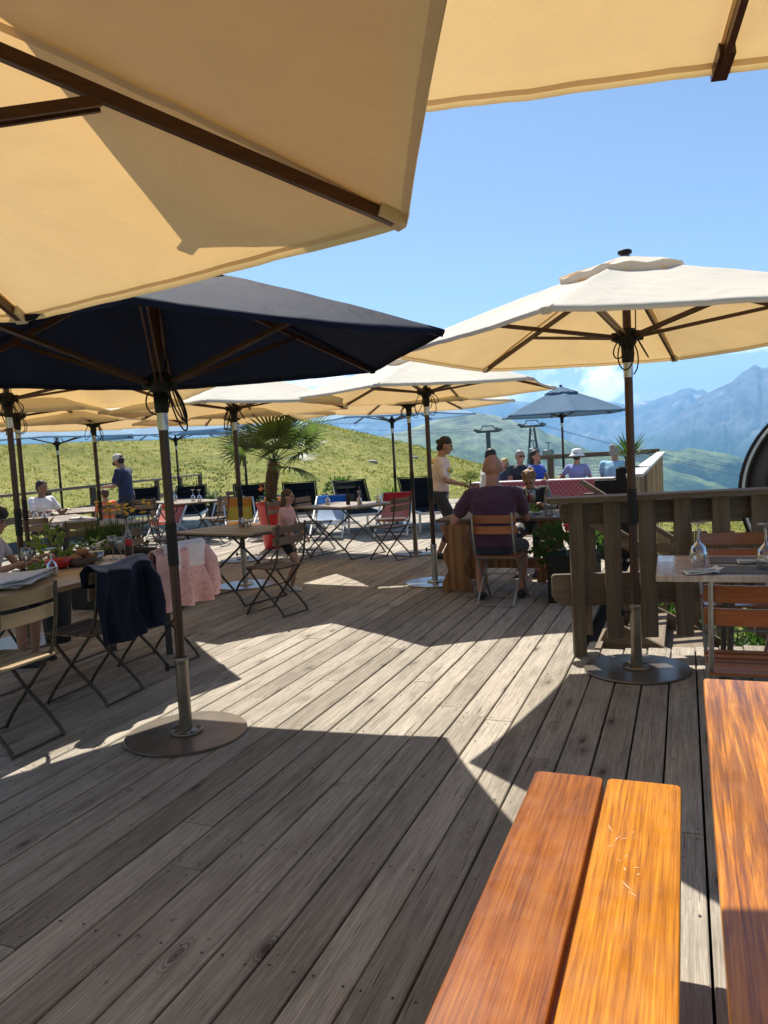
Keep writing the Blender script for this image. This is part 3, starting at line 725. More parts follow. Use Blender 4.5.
FOLD2=bpy.data.textures.new('hair_locks','CLOUDS'); FOLD2.noise_scale=.025
M['lips']=plain('lips',(.35,.12,.10),.5)
M['eye']=plain('eye_dark',(.02,.015,.012),.25)
M['black_mesh']=plain('black_sling',(.010,.010,.011),.9,0,.2,60,spec=.05)
# ================================================================== CAMERA / WORLD / SUN
cam=bpy.data.cameras.new('camera'); co=bpy.data.objects.new('camera',cam); col.objects.link(co)
cam.sensor_fit='VERTICAL'; cam.sensor_height=36; cam.lens=26.75; cam.clip_start=.02; cam.clip_end=30000
Rm=Matrix(((.92933688,.02211517,.36857006),(.36517623,.09251131,-.92633038),(-.05458286,.99546601,.07789824)))
co.matrix_world=Matrix.Translation((0,0,1.47))@Rm.to_4x4(); scn.camera=co
scn.view_settings.view_transform='Standard'; scn.view_settings.look='None'; scn.view_settings.exposure=0.76; scn.view_settings.gamma=1
scn.cycles.use_denoising=True; scn.cycles.max_bounces=10; scn.cycles.transparent_max_bounces=16; scn.cycles.volume_bounces=1
scn.cycles.sample_clamp_indirect=8; scn.cycles.caustics_reflective=False; scn.cycles.caustics_refractive=False
SUNV=V((.36,-.55,-1)).normalized(); SEL=math.asin(-SUNV.z); SAZ=math.atan2(-SUNV.x,-SUNV.y)   # azimuth from +Y toward +X
sl=bpy.data.lights.new('sun','SUN'); sl.energy=5.0; sl.angle=R_(.53); sl.color=(1,.94,.84)
so=bpy.data.objects.new('sun',sl); col.objects.link(so); so.rotation_mode='QUATERNION'; so.rotation_quaternion=SUNV.to_track_quat('-Z','Y')
w=bpy.data.worlds.new('World'); scn.world=w; w.use_nodes=True; nt=w.node_tree; nt.nodes.clear()
wo=nt.nodes.new('ShaderNodeOutputWorld'); bg=nt.nodes.new('ShaderNodeBackground'); L(nt,bg.outputs[0],wo.inputs[0])
sky=nt.nodes.new('ShaderNodeTexSky'); sky.sky_type='NISHITA'; sky.sun_disc=False; sky.sun_elevation=SEL; sky.sun_rotation=SAZ; sky.altitude=1800; sky.air_density=1.0; sky.dust_density=1.3; sky.ozone_density=1.6
bg.inputs[1].default_value=.092
tc=nt.nodes.new('ShaderNodeTexCoord')
def cloudmask(d,wid,squash,sc,lo,hi,seed):
    d=V(d).normalized()
    sub=nt.nodes.new('ShaderNodeVectorMath'); sub.operation='SUBTRACT'; L(nt,tc.outputs['Generated'],sub.inputs[0]); sub.inputs[1].default_value=d
    mp=nt.nodes.new('ShaderNodeMapping'); L(nt,sub.outputs[0],mp.inputs[0]); mp.inputs['Scale'].default_value=(1/wid,1/wid,squash/wid)
    ln=nt.nodes.new('ShaderNodeVectorMath'); ln.operation='LENGTH'; L(nt,mp.outputs[0],ln.inputs[0])
    m2=nt.nodes.new('ShaderNodeMapping'); L(nt,tc.outputs['Generated'],m2.inputs[0]); m2.inputs['Scale'].default_value=(sc,sc,sc*1.5); m2.inputs['Location'].default_value=(seed,seed,seed)
    no=N(nt,'ShaderNodeTexNoise',Scale=1.0,Detail=8.0,Roughness=.6); L(nt,m2.outputs[0],no.inputs['Vector'])
    f=math_(nt,'ADD',math_(nt,'SUBTRACT',1.0,ln.outputs['Value']),math_(nt,'MULTIPLY',math_(nt,'SUBTRACT',no.outputs[0],.5),2.2))
    return ramp(nt,f,[(lo,0.0),(hi,1.0)])
def rdir(px,py): return Rm@V((px-384,512-py,-761))
cm=[cloudmask(rdir(600,378),.048,1.3,26,.25,.65,1.3),cloudmask(rdir(575,395),.10,3.5,14,.35,.9,4.1),cloudmask(rdir(320,378),.09,4.0,16,.35,.9,7.7),cloudmask(rdir(756,346),.10,6.0,18,.30,1.0,2.2),cloudmask(rdir(470,395),.14,3.5,14,.3,1.0,3.9)]
c_=cm[0]
for x in cm[1:]: c_=math_(nt,'MAXIMUM',c_,x)
cc=mixc(nt,math_(nt,'MULTIPLY',c_,.85),sky.outputs[0],(19.,19.4,20.5)); L(nt,cc,bg.inputs[0])

# ================================================================== TERRAIN
def pdir(px,py):
    d=rdir(px,py); return math.atan2(d.x,d.y), d.z/math.hypot(d.x,d.y)
def lin(x,tab):
    if x<=tab[0][0]: return tab[0][1]
    for (a,va),(b,vb) in zip(tab,tab[1:]):
        if x<=b: t=(x-a)/(b-a); return va+(vb-va)*t
    return tab[-1][1]
crestpx=[(-60,355),(0,370),(100,388),(200,403),(260,411),(300,418),(340,428),(380,437),(420,446),(450,456),(480,464),(510,469),(540,474),(580,484),(620,492),(680,505),(768,530)]
CT=[pdir(*p) for p in crestpx]
def gnoise(x,y,s): return noise.noise(V((x/s,y/s,3.1)))
R0,RC=17.0,62.0
def terr(x,y):
    r=math.hypot(x,y); az=math.atan2(x,y)
    el=lin(az,CT)
    if az<CT[0][0]-.35 or az>CT[-1][0]+.5: el_=-.01
    zc=1.47+el*RC; base=-.62
    if r<=RC:
        t=max(0,(r-R0)/(RC-R0)); s=t*t*(3-2*t)*.45+t*.55
        if zc<base: s=max(0,(r-7)/(RC-7))
        z=base+(zc-base)*s
        b=.5*gnoise(x,y,9)+.22*gnoise(x,y,3.5)
        z+=b*min(1,t*3)*(1-.75*t**3) if zc>base else 0
    else:
        q=r-RC; z=zc-.0022*q*q if q<60 else zc-.0022*3600-(q-60)*.26
        z=max(z,-210)
    return z
m=MB(); NA=260; rr=[3+ (i)*.9 for i in range(66)]+[62.5,64,66,69,73,80,90,105,130,170,240,350,500,700,1000,1600,2600,4200,5900]
azs=[-PI+2*PI*i/NA for i in range(NA//3)]
azs=sorted(set([-PI+2*PI*i/60 for i in range(60)]+[ -.95+1.5*i/240 for i in range(241)]))
vs=[]; 
for r in rr:
    for a in azs: x,y=r*math.sin(a),r*math.cos(a); vs.append((x,y,terr(x,y)))
n=len(azs); fs=[(i*n+j,(i+1)*n+j,(i+1)*n+(j+1)%n,i*n+(j+1)%n) for i in range(len(rr)-1) for j in range(n)]
vs.append((0,0,-.62)); fs+=[(len(vs)-1,j,(j+1)%n) for j in range(n)]
m.add(vs,fs,True)
mt,nt,b,out=newmat('alpine_grass')
v=vmap(nt,(1,1,1)); n1=N(nt,'ShaderNodeTexNoise',Scale=.22,Detail=6.0,Roughness=.65); n2=N(nt,'ShaderNodeTexNoise',Scale=3.0,Detail=6.0,Roughness=.75)
n3=N(nt,'ShaderNodeTexNoise',Scale=.9,Detail=4.0,Distortion=.5)
for q in(n1,n2,n3): L(nt,v,q.inputs['Vector'])
c=ramp(nt,math_(nt,'ADD',math_(nt,'MULTIPLY',n1.outputs[0],.5),math_(nt,'MULTIPLY',n2.outputs[0],.5)),[(.36,(.095,.12,.03)),(.5,(.20,.205,.05)),(.62,(.33,.29,.095))])
c=mixc(nt,ramp(nt,n3.outputs[0],[(.60,0.0),(.70,.6)]),c,(.12,.15,.05))
L(nt,c,b.inputs['Base Color']); b.inputs['Roughness'].default_value=.9; b.inputs['Specular IOR Level'].default_value=.1
bp=N(nt,'ShaderNodeBump',Strength=.6,Distance=.15); L(nt,n2.outputs[0],bp.inputs['Height']); L(nt,bp.outputs[0],b.inputs['Normal'])
M['grass']=mt
o=m.build('hillside',mt); tag(o,kind='structure')
# grass tufts (nobody could count them)
M['tuft1']=plain('grass_yellow',(.215,.205,.06),.8,0,.3,2); M['tuft2']=plain('grass_green',(.155,.17,.045),.8,0,.3,2); M['tuft3']=plain('grass_dark',(.08,.10,.03),.8,0,.3,2)
for k_ in('tuft1','tuft2','tuft3','leaf','leaf_light','palm_leaf'): translu(M[k_])
m=MB(); r_=random.Random(5)
for i in range(30000):
    az=r_.uniform(-.90,.12); r=13+ (r_.random()**1.15)*49
    x,y=r*math.sin(az),r*math.cos(az)
    if r<24 and (y<21.5) and x>-11-.33*(y-9.8)-.6: continue
    z=terr(x,y); g=1.3*gnoise(x,y,5.0)+.6*gnoise(x,y,1.6)+r_.uniform(-.2,.2); mi=0 if g>0 else (1 if g>-.5 else 2)
    h=r_.uniform(.03,.085)*(1.25 if mi==2 else 1)*(.7+r/60); w_=h*.28
    for k in range(4):
        a=r_.uniform(0,2*PI); dx,dy=math.cos(a),math.sin(a); ox,oy=r_.uniform(-.12,.12),r_.uniform(-.12,.12); l=r_.uniform(.2,.8)*h
        b0=V((x+ox,y+oy,z-.02)); m.add([b0-V((-dy,dx,0))*w_,b0+V((-dy,dx,0))*w_,b0+V((dx*l,dy*l,h))],[(0,1,2)],False,mi)
o=m.build('meadow_grass',[M['tuft1'],M['tuft2'],M['tuft3']]); tag(o,'sunlit yellow green meadow grass on the slope beyond the railing','grass',kind='stuff')
# lush plants below the stairs
m=MB(); r_=random.Random(8)
for i in range(110):
    x,y=r_.uniform(-.5,1.3),r_.uniform(7.0,8.7) if i%2 else r_.uniform(5.75,6.6)
    if y<6.9: x=r_.uniform(-.15,1.2)
    tuft(m,(x,y,-.62),14,.42,.25,.014,r_,mi=i%2)
    leaves(m,(x,y,-.40),(.2,.2,.16),16,.08,r_,mi=i%2,shell=.1)
o=m.build('ground_cover',[M['leaf_light'],M['leaf']]); tag(o,'bright green ground cover growing under the deck stairs','ground cover',kind='stuff')

# ================================================================== MOUNTAINS
def mtn_mat(name,rock,forest,grass,snow=0,fs=.004,zf=0,grass_hi=.6):
    m,nt,b,out=newmat(name); v=vmap(nt,(1,1,1)); ge=nt.nodes.new('ShaderNodeNewGeometry')
    n1=N(nt,'ShaderNodeTexNoise',Scale=fs,Detail=8.0,Roughness=.62); n2=N(nt,'ShaderNodeTexNoise',Scale=fs*6,Detail=6.0,Roughness=.7)
    L(nt,v,n1.inputs['Vector']); L(nt,v,n2.inputs['Vector'])
    sx=nt.nodes.new('ShaderNodeSeparateXYZ'); L(nt,ge.outputs['Position'],sx.inputs[0])
    h=math_(nt,'ADD',math_(nt,'MULTIPLY',sx.outputs['Z'],.004),math_(nt,'MULTIPLY',n1.outputs[0],1.6))
    c=mixc(nt,ramp(nt,math_(nt,'SUBTRACT',h,zf),[(.30,0.0),(.42,1.0)]),forest,grass)
    c=mixc(nt,ramp(nt,math_(nt,'SUBTRACT',h,zf),[(grass_hi,0.0),(min(.99,grass_hi+.25),1.0)]),c,rock)
    c=mixc(nt,1.0,c,ramp(nt,n2.outputs[0],[(.35,(.4,.42,.45)),(.65,(1.5,1.5,1.5))]),'MULTIPLY')
    if snow:
        n3=N(nt,'ShaderNodeTexNoise',Scale=fs*3,Detail=5.0,Roughness=.6,Distortion=.5); L(nt,v,n3.inputs['Vector'])
        sf=math_(nt,'MULTIPLY',ramp(nt,n3.outputs[0],[(.60,0.0),(.67,.8)]),ramp(nt,math_(nt,'MULTIPLY',sx.outputs['Z'],1/snow),[(.55,0.0),(.8,1.0)]))
        c=mixc(nt,sf,c,(.8,.8,.82))
    L(nt,c,b.inputs['Base Color']); b.inputs['Roughness'].default_value=.95; b.inputs['Specular IOR Level'].default_value=.05
    bp=N(nt,'ShaderNodeBump',Strength=.6,Distance=12.0); L(nt,n2.outputs[0],bp.inputs['Height']); L(nt,bp.outputs[0],b.inputs['Normal'])
    return m
def mrange(name,prof,dist,front,back,base,jag,rough,mat,nu=260,nr=46,seed=0,ns=.25):
    P_=[pdir(*p) for p in prof]; a0,a1=P_[0][0],P_[-1][0]; m=MB(); vs=[]
    for i in range(nr+1):
        u=i/nr*1.35; # 0 base, 1 crest, 1.35 back
        for j in range(nu+1):
            a=a0+(a1-a0)*j/nu; zc=1.47+lin(a,P_)*dist
            edge=min(1,j/14,(nu-j)/14)
            r=dist-front*(1-u) if u<=1 else dist+back*(u-1)/.35
            x,y=r*math.sin(a),r*math.cos(a)
            zc2=zc+jag*(noise.fractal(V((a*dist/(jag*9+1),seed,0)),1.0,2.1,5))
            s=u**1.15 if u<=1 else 1-(u-1)/.35*.9
            z=base+(zc2-base)*s
            am=rough*math.sin(PI*min(1,u))**.8 if u<=1 else rough*.3*(u-1)
            z+=am*(1-2*abs(noise.fractal(V((x/(front*ns),y/(front*ns),seed)),.9,2.1,6)))-am*.5
            vs.append((x,y,z))
    n=nu+1
    fs=[(i*n+j,i*n+j+1,(i+1)*n+j+1,(i+1)*n+j) for i in range(nr) for j in range(nu)]
    m.add(vs,fs,True); o=m.build(name,mat); return tag(o,kind='structure')
mrange('mountain_ridge',[(120,420),(300,400),(380,396),(430,384),(470,390),(520,402),(555,404),(590,402),(615,402),(635,404),(650,402),(662,397),(672,394),(680,389),(690,387),(697,390),(703,389),(712,396),(730,410),(800,430),(860,450)],5200,2300,900,-400,16,190,mtn_mat('far_rock',(.16,.16,.17),(.02,.035,.02),(.06,.075,.04),300,.0016,.1),seed=3)
mrange('mountain_peak',[(560,480),(600,462),(640,442),(660,430),(680,412),(700,396),(716,389),(730,383),(742,373),(750,368),(756,366),(762,369),(772,364),(800,350),(840,352),(900,372),(960,390)],3900,1900,800,-400,13,170,mtn_mat('peak_rock',(.13,.135,.15),(.015,.03,.018),(.05,.065,.035),300,.002,.15),seed=9)
mrange('grassy_mountain',[(200,470),(300,452),(360,440),(400,432),(430,421),(455,415),(478,413),(500,416),(530,425),(560,438),(590,450),(620,458),(660,466),(720,484),(800,515),(900,560)],1500,1000,500,-260,3,26,mtn_mat('high_pasture',(.20,.22,.13),(.03,.06,.025),(.13,.17,.06),0,.004,-.1,.8),seed=5)
mrange('forest_hill',[(560,500),(600,468),(630,456),(650,451),(672,448),(700,449),(725,453),(745,458),(800,470),(900,480)],1750,900,500,-330,4,60,mtn_mat('forest_and_pasture',(.20,.23,.10),(.012,.03,.012),(.15,.19,.07),0,.0045,.36,.95),seed=12)

# ================================================================== HAZE
hz=MB(); hz.box((0,2950,-15),(13000,6600,850)); ho=hz.build('haze',M['paper']); tag(ho,'thin blue mountain haze over the valley','haze',kind='stuff')
hm=bpy.data.materials.new('haze_air'); hm.use_nodes=True; nt=hm.node_tree; nt.nodes.clear(); out=nt.nodes.new('ShaderNodeOutputMaterial'); pv=nt.nodes.new('ShaderNodeVolumePrincipled')
pv.inputs['Color'].default_value=(.26,.56,.97,1); pv.inputs['Density'].default_value=HAZE; pv.inputs['Anisotropy'].default_value=.2
L(nt,pv.outputs[0],out.inputs['Volume']); ho.data.materials.clear(); ho.data.materials.append(hm)

# ================================================================== DECK
m=MB(); r_=random.Random(21); pitch=.154; bw=.1448
def slab(m,x,y0,y1,tint):
    w2=bw/2; c=.004; z=r_.uniform(-.0015,.0015); sk=r_.uniform(-.001,.001); t=.03; x+=r_.uniform(-.0012,.0012)
    prof=[(-w2,-t),(-w2,-c),(-w2+c,0),(w2-c,0),(w2,-c),(w2,-t)]
    vs=[(x+px,y0,z+pz+sk*px/w2) for px,pz in prof]+[(x+px,y1,z+pz+sk*px/w2) for px,pz in prof]
    m.add(vs,[(i,i+6,(i+1)%6+6,(i+1)%6) for i in range(6)]+[(5,4,3,2,1,0),(6,7,8,9,10,11)],False,0,tint)
spans=[]
x=-15.9
while x<3.2:
    y0=-2.6
    if x<-8: y0=max(y0,9.8+(-11-x)/.33)
    y1=21.6
    if x>-.66: y1=5.42+.27*max(0,x+.7)
    spans.append((x,y0,y1))
    if -.66<x: pass
    x+=pitch
for x,y0,y1 in spans:
    y=y0-r_.uniform(0,3)
    while y<y1:
        l=r_.choice([3.0,3.6,4.2,4.8]); a,b_=max(y,y0),min(y+l,y1)
        if b_-a>.05:
            t=r_.betavariate(2.0,1.5); slab(m,x,a+.0015,b_-.0015,t)
            # screws
            if x>-4.5 and a<9:
                ys=[a+.04]+[k*.6 for k in range(-5,16) if a+.12<k*.6<min(b_-.12,9)]+[b_-.04]
                for yy in ys:
                    if yy>9: continue
                    for sx_ in(-.045,.045): 
                        px=x+sx_+r_.uniform(-.006,.006); py=yy+r_.uniform(-.01,.01); rr_=.0052
                        m.add([(px+rr_*math.cos(q*PI/3),py+rr_*math.sin(q*PI/3),.0022) for q in range(6)],[(0,1,2,3,4,5)],False,1)
        y+=l
o=m.build('deck_boards',[M['deck'],M['chair_metal']]); tag(o,kind='structure')
m=MB()
m.box((-7.3,9.6,-.09),(13.3,24,.03)); m.box((1.3,1.4,-.09),(3.9,8.0,.03)); o=m.build('deck_gap_shade',plain('gap_shade_dark',(.012,.010,.008),.95)); tag(o,kind='structure')  # dark sheets added below the boards so the gaps read as shade
# right-hand strip of deck beyond the stair opening is part of the boards west of it; joist faces
m=MB()
m.box((-.60,13.9,-.10),(.04,15.0,.22)); m.box((-.60,6.0,-.10),(.04,1.1,.22)); m.beam((-.64,5.46,-.13),(3.3,6.52,-.13),.03,.2); o=m.build('deck_fascia',M['larchY']); tag(o,kind='structure')

# ================================================================== FOREGROUND BENCH AND TABLE
def varnish(name,dark,mid,light,seed,scale=7,dist=6.0,coat=.6,wv_=.45,rot=0,fig=False):
    m,nt,b,out=newmat(name); tc=nt.nodes.new('ShaderNodeTexCoord'); mp=nt.nodes.new('ShaderNodeMapping'); L(nt,tc.outputs['Object'],mp.inputs[0])
    mp.inputs['Scale'].default_value=(1,.06,1); mp.inputs['Location'].default_value=(seed,seed*1.7,0); mp.inputs['Rotation'].default_value=(0,0,rot)
    wv=N(nt,'ShaderNodeTexWave',Scale=float(scale),Distortion=float(dist),Detail=4.0); wv.inputs['Detail Scale'].default_value=1.1; wv.inputs['Detail Roughness'].default_value=.6; L(nt,mp.outputs[0],wv.inputs['Vector'])
    n1=N(nt,'ShaderNodeTexNoise',Scale=9.0,Detail=7.0,Roughness=.6,Distortion=.8); L(nt,mp.outputs[0],n1.inputs['Vector'])
    m2=nt.nodes.new('ShaderNodeMapping'); L(nt,tc.outputs['Object'],m2.inputs[0]); m2.inputs['Scale'].default_value=(240,5.5,1)
    n2=N(nt,'ShaderNodeTexNoise',Scale=1.0,Detail=4.0,Roughness=.6); L(nt,m2.outputs[0],n2.inputs['Vector'])
    m3=nt.nodes.new('ShaderNodeMapping'); L(nt,tc.outputs['Object'],m3.inputs[0]); m3.inputs['Scale'].default_value=(2.2,1.6,1); m3.inputs['Location'].default_value=(seed*3,0,0)
    n3=N(nt,'ShaderNodeTexNoise',Scale=1.6,Detail=3.0); L(nt,m3.outputs[0],n3.inputs['Vector'])
    m5=nt.nodes.new('ShaderNodeMapping'); L(nt,tc.outputs['Object'],m5.inputs[0]); m5.inputs['Scale'].default_value=(110,2.0,1); m5.inputs['Location'].default_value=(seed,0,0)
    n5=N(nt,'ShaderNodeTexNoise',Scale=1.0,Detail=5.0,Roughness=.65,Distortion=.5); L(nt,m5.outputs[0],n5.inputs['Vector'])
    f=math_(nt,'ADD',math_(nt,'MULTIPLY',wv.outputs['Fac'],wv_),math_(nt,'MULTIPLY',n1.outputs[0],1-wv_))
    f=math_(nt,'ADD',math_(nt,'MULTIPLY',f,.24),math_(nt,'ADD',math_(nt,'MULTIPLY',n5.outputs[0],.34),math_(nt,'MULTIPLY',n2.outputs[0],.42)))
    c=ramp(nt,f,[(.36,dark),(.49,mid),(.61,light)])
    c=mixc(nt,1.0,c,ramp(nt,n3.outputs[0],[(.3,(.72,.66,.6)),(.7,(1.15,1.15,1.15))]),'MULTIPLY')
    if fig:
        m6=nt.nodes.new('ShaderNodeMapping'); L(nt,tc.outputs['Object'],m6.inputs[0]); m6.inputs['Scale'].default_value=(32,1.9,1); m6.inputs['Rotation'].default_value=(0,0,.10)
        n6=N(nt,'ShaderNodeTexNoise',Scale=1.0,Detail=5.0,Roughness=.68,Distortion=.7); L(nt,m6.outputs[0],n6.inputs['Vector'])
        c=mixc(nt,ramp(nt,n6.outputs[0],[(.46,0.0),(.58,.72)]),c,tuple(x*1.5 for x in dark))
    L(nt,c,b.inputs['Base Color'])
    m4=nt.nodes.new('ShaderNodeMapping'); L(nt,tc.outputs['Object'],m4.inputs[0]); n4=N(nt,'ShaderNodeTexNoise',Scale=14.0,Detail=5.0); L(nt,m4.outputs[0],n4.inputs['Vector'])
    L(nt,ramp(nt,n4.outputs[0],[(.35,.30),(.7,.48)]),b.inputs['Roughness']); b.inputs['Coat Weight'].default_value=coat; b.inputs['Specular IOR Level'].default_value=.22
    L(nt,ramp(nt,n4.outputs[0],[(.35,.10),(.7,.26)]),b.inputs['Coat Roughness'])
    bp=N(nt,'ShaderNodeBump',Strength=.18,Distance=.002); L(nt,n2.outputs[0],bp.inputs['Height']); L(nt,bp.outputs[0],b.inputs['Normal'])
    return m
VB1=varnish('varnish_red',(.09,.020,.004),(.24,.068,.007),(.36,.125,.012),1.3,4,7,.12,.2)
VB2=varnish('varnish_orange',(.14,.036,.003),(.38,.135,.005),(.55,.23,.010),4.2,13,2.2,.12,.08)
VT=varnish('varnish_table',(.085,.026,.012),(.44,.15,.014),(.64,.28,.035),2.6,6,7.5,.55,.3,fig=True)
VE=varnish('varnish_edge',(.16,.04,.01),(.34,.12,.03),(.5,.2,.05),6.1,6,3,.5,.3)
t=thing('wooden_bench','varnished two-board wooden bench in the foreground beside the table','bench',(0,0,0))
def board(m,x0,x1,y0,y1,z,th,r=.02):
    pts=[]
    for cx_,cy_,a0 in ((x1-r,y1-r,0),(x0+r,y1-r,PI/2),(x0+r,y0+r,PI),(x1-r,y0+r,1.5*PI)):
        for k in range(6): a=a0+k*PI/10; pts.append((cx_+r*math.cos(a),cy_+r*math.sin(a)))
    m.prism(pts,(0,0,z-th/2),(1,0,0),(0,1,0),th)
m=MB(); board(m,-.456,-.250,-.45,2.315,.45,.045); s1=m.build('seat_board',VB1,t,bevel=.005); tag(s1,'redder brown left seat board')
m=MB(); board(m,-.238,-.030,-.45,2.315,.45,.045); s2=m.build('seat_board',VB2,t,bevel=.005); tag(s2,'golden orange right seat board with pale scratches')
m=MB(); r_=random.Random(2)
for i,(sx_,sy_,ln,an) in enumerate([(-.195,1.98,.045,1.9),(-.188,1.93,.04,1.2),(-.175,1.95,.02,.6),(-.15,1.99,.012,1.0),(-.155,1.86,.02,1.4),(-.135,1.82,.016,.3),(-.15,1.80,.022,1.9),(-.128,1.79,.014,.8),(-.13,1.72,.05,2.2),(-.118,1.70,.03,2.4),(-.20,1.90,.02,.9),(-.165,1.84,.012,2.5)]):
    d=V((math.cos(an),math.sin(an),0)); p=V((sx_,sy_,.4512)); k=V((-d.y,d.x,0))*.0011; q=p+d*ln*.5+V((-d.y,d.x,0))*r_.uniform(-.003,.003)
    m.add([p,q-k,p+d*ln,q+k],[(0,1,2,3)])
m.build('scratches',plain('bare_wood_scratch',(.72,.55,.36),.8),s2)
m=MB(); m.box((-.2435,.93,.405),(.055,2.6,.035)); m.build('gap_shade_strip',VE,t)  # strip added below the gap to hide the sunlit deck and keep it dark
for y in (1.75,.1):
    m=MB(); 
    for s_ in(-1,1): m.beam((-.243+s_*.16,y,.40),(-.243+s_*.19,y,.0),.05,.05,up=(0,1,0))
    m.beam((-.43,y,.366),(-.06,y,.366),.05,.035); m.beam((-.41,y,.06),(-.08,y,.06),.04,.03); m.build('leg',VE,t,bevel=.003)
t=thing('wooden_table','varnished wooden table with bold dark grain at the right edge of the foreground','table',(0,0,0))
xs=[(.037,.262),(.266,.47),(.474,.68),(.684,.88)]
for i,(a,b_) in enumerate(xs):
    m=MB(); board(m,a,b_,-.45,2.40,.75,.04,.014); m.build('table_board',VT,t,bevel=.005)
for y in (1.9,.0):
    m=MB()
    for s_ in(-1,1): m.beam((.46+s_*.22,y,.70),(.46+s_*.30,y,.0),.06,.06,up=(0,1,0))
    m.beam((.10,y,.69),(.82,y,.69),.06,.04); m.beam((.2,y,.25),(.72,y,.25),.05,.04); m.build('leg',VE,t,bevel=.003)

# ================================================================== UMBRELLAS
umbrella('big cream parasol overhead filling the top left corner','beige',(-1.67,.56,0),rim=[(r_0*math.cos(R_(a_0)),r_0*math.sin(R_(a_0))) for a_0,r_0 in ((47.5,1.60),(107.5,1.6),(167.5,1.6),(227.5,1.6),(287.5,1.6),(347.5,1.8))],rim_h=2.015,apex_h=2.52,hub_h=1.93,pull=.008,detail=True)
umbrella('square cream parasol overhead at the top right, one dark rib end showing','beige',(.42,.81,0),square=3.0,rot=R_(12),rim_h=2.425,apex_h=3.0,hub_h=2.44,detail=True)
umbrella('cream parasol with bronze base plate standing by the wooden fence at right','beige',(-.312,5.0,0),phi=R_(20),R=1.5,rim_h=2.08,apex_h=2.55,hub_h=2.10,detail=True)
umbrella('dark navy parasol with bronze base plate nearest on the open deck','navy',(-2.555,3.338,0),phi=R_(4.4),R=1.54,rim_h=2.02,apex_h=2.53,hub_h=1.90,detail=True)
umbrella('cream parasol on a silver base plate left of the man in the purple shirt','beige',(-2.60,7.955,0),phi=R_(30.5),rim_h=2.09,apex_h=2.50,hub_h=2.10,base='steel')
umbrella('cream parasol standing beside the folding table in front of the red deckchair','beige',(-3.62,10.25,0),phi=R_(15),rim_h=2.10,apex_h=2.50,hub_h=2.12)
umbrella('cream parasol whose pole rises behind the folding table where the little girl stands','beige',(-4.83,7.62,0),phi=R_(52),rim_h=2.06,apex_h=2.52,hub_h=2.07,base='steel')
umbrella('cream parasol directly left of the potted palm','beige',(-6.1,9.6,0),phi=R_(20),rim_h=2.08,apex_h=2.52,hub_h=2.08)
umbrella('cream parasol at the left edge behind the girl in the dark hat','beige',(-5.33,4.9,0),phi=R_(18),R=1.85,rim_h=2.12,apex_h=2.6,hub_h=2.10)
umbrella('cream parasol with slim pole in front of the seated man in white','beige',(-6.9,6.45,0),phi=R_(40),rim_h=2.08,apex_h=2.5,hub_h=2.10)
umbrella('cream parasol with slim pole left of the waiter in navy','beige',(-7.6,8.4,0),phi=R_(8),rim_h=2.08,apex_h=2.5,hub_h=2.08)
umbrella('blue parasol farthest left in front of the grassy slope','blue',(-13.3,13.5,0),phi=R_(10),R=1.95,rim_h=2.17,apex_h=2.72,hub_h=2.08,ropes=False)
umbrella('blue parasol right of the waiter in navy, by the end of the railing','blue',(-11.9,16.0,0),phi=R_(35),R=1.95,rim_h=2.17,apex_h=2.74,hub_h=2.08,ropes=False)
umbrella('blue parasol partly hidden behind the potted palm','blue',(-9.3,15.0,0),phi=R_(0),R=1.8,rim_h=2.15,apex_h=2.68,hub_h=2.1,ropes=False)
umbrella('blue parasol behind the two middle cream ones, by the black loungers','blue',(-5.45,14.4,0),phi=R_(20),R=1.7,rim_h=2.15,apex_h=2.6,hub_h=2.1,ropes=False)
umbrella('blue grey parasol standing alone before the far mountains, by the checked tables','slate',(-2.60,17.9,0),phi=R_(48),R=1.5,rim_h=2.12,apex_h=2.72,hub_h=2.08,ropes=False)

# pale rocks on the slope
r_=random.Random(12)
for px_,py_,rr in ((212,410,40),(300,428,46),(372,451,38),(415,455,44)):
    d=rdir(px_,py_); a=math.atan2(d.x,d.y); x_,y_=rr*math.sin(a),rr*math.cos(a); k=r_.uniform(.14,.26)
    mm=MB(); mm.ball((0,0,0),(k*1.4,k,k*.55),n=14,m=9); mm.v=[tuple(V(p)*(1+.3*noise.noise(V(p)*2.5+V((px_,0,0))))) for p in mm.v]
    o=mm.build('rock',M['rock'] if 'rock' in M else M.setdefault('rock',plain('pale_rock',(.30,.285,.25),.9,0,.25,4,.6))); o.location=(x_,y_,terr(x_,y_)+k*.15)
    tag(o,'pale weathered rock lying in the grass of the sunlit slope','rock','pale rocks on the slope')
# ================================================================== FENCE, STAIRS, RAILINGS
M['rail_sunlit']=plain('rail_sunlit_tone',(.62,.58,.52),.6,0,.1,6)  # sunlight on the rail top put into a near-white colour
FA=R_(15)
t=thing('deck_fence','weathered wooden picket fence with flat top rail beside the stair opening','fence',(-.70,5.28,0),FA)
m=MB(); m.box((1.55,-.05,1.085),(3.5,.20,.035)); m.build('top_rail',M['larchX'],t,bevel=.004)
for x_,w_ in ((0,.085),(1.72,.085),(3.2,.085)):
    m=MB(); m.box((x_,0,.533),(w_,.085,1.066)); m.build('post',M['larch'],t,bevel=.004)
for i,(x_,y_) in enumerate([(.24,0),(.47,0),(.70,0),(.95,0),(1.20,0),(1.46,0),(1.98,0),(2.25,0),(2.52,0),(2.80,0)]):
    m=MB(); m.box((x_,y_-.01,.59),(.112,.028,.945),M=Matrix.Rotation(rng.uniform(-.012,.012),4,'Y'),tint=rng.random()); m.build('picket',M['larch'],t,bevel=.003)
m=MB(); m.box((.06,.135,.56),(.10,.028,.90),tint=.3); m.build('picket',M['larch'],t,bevel=.003)
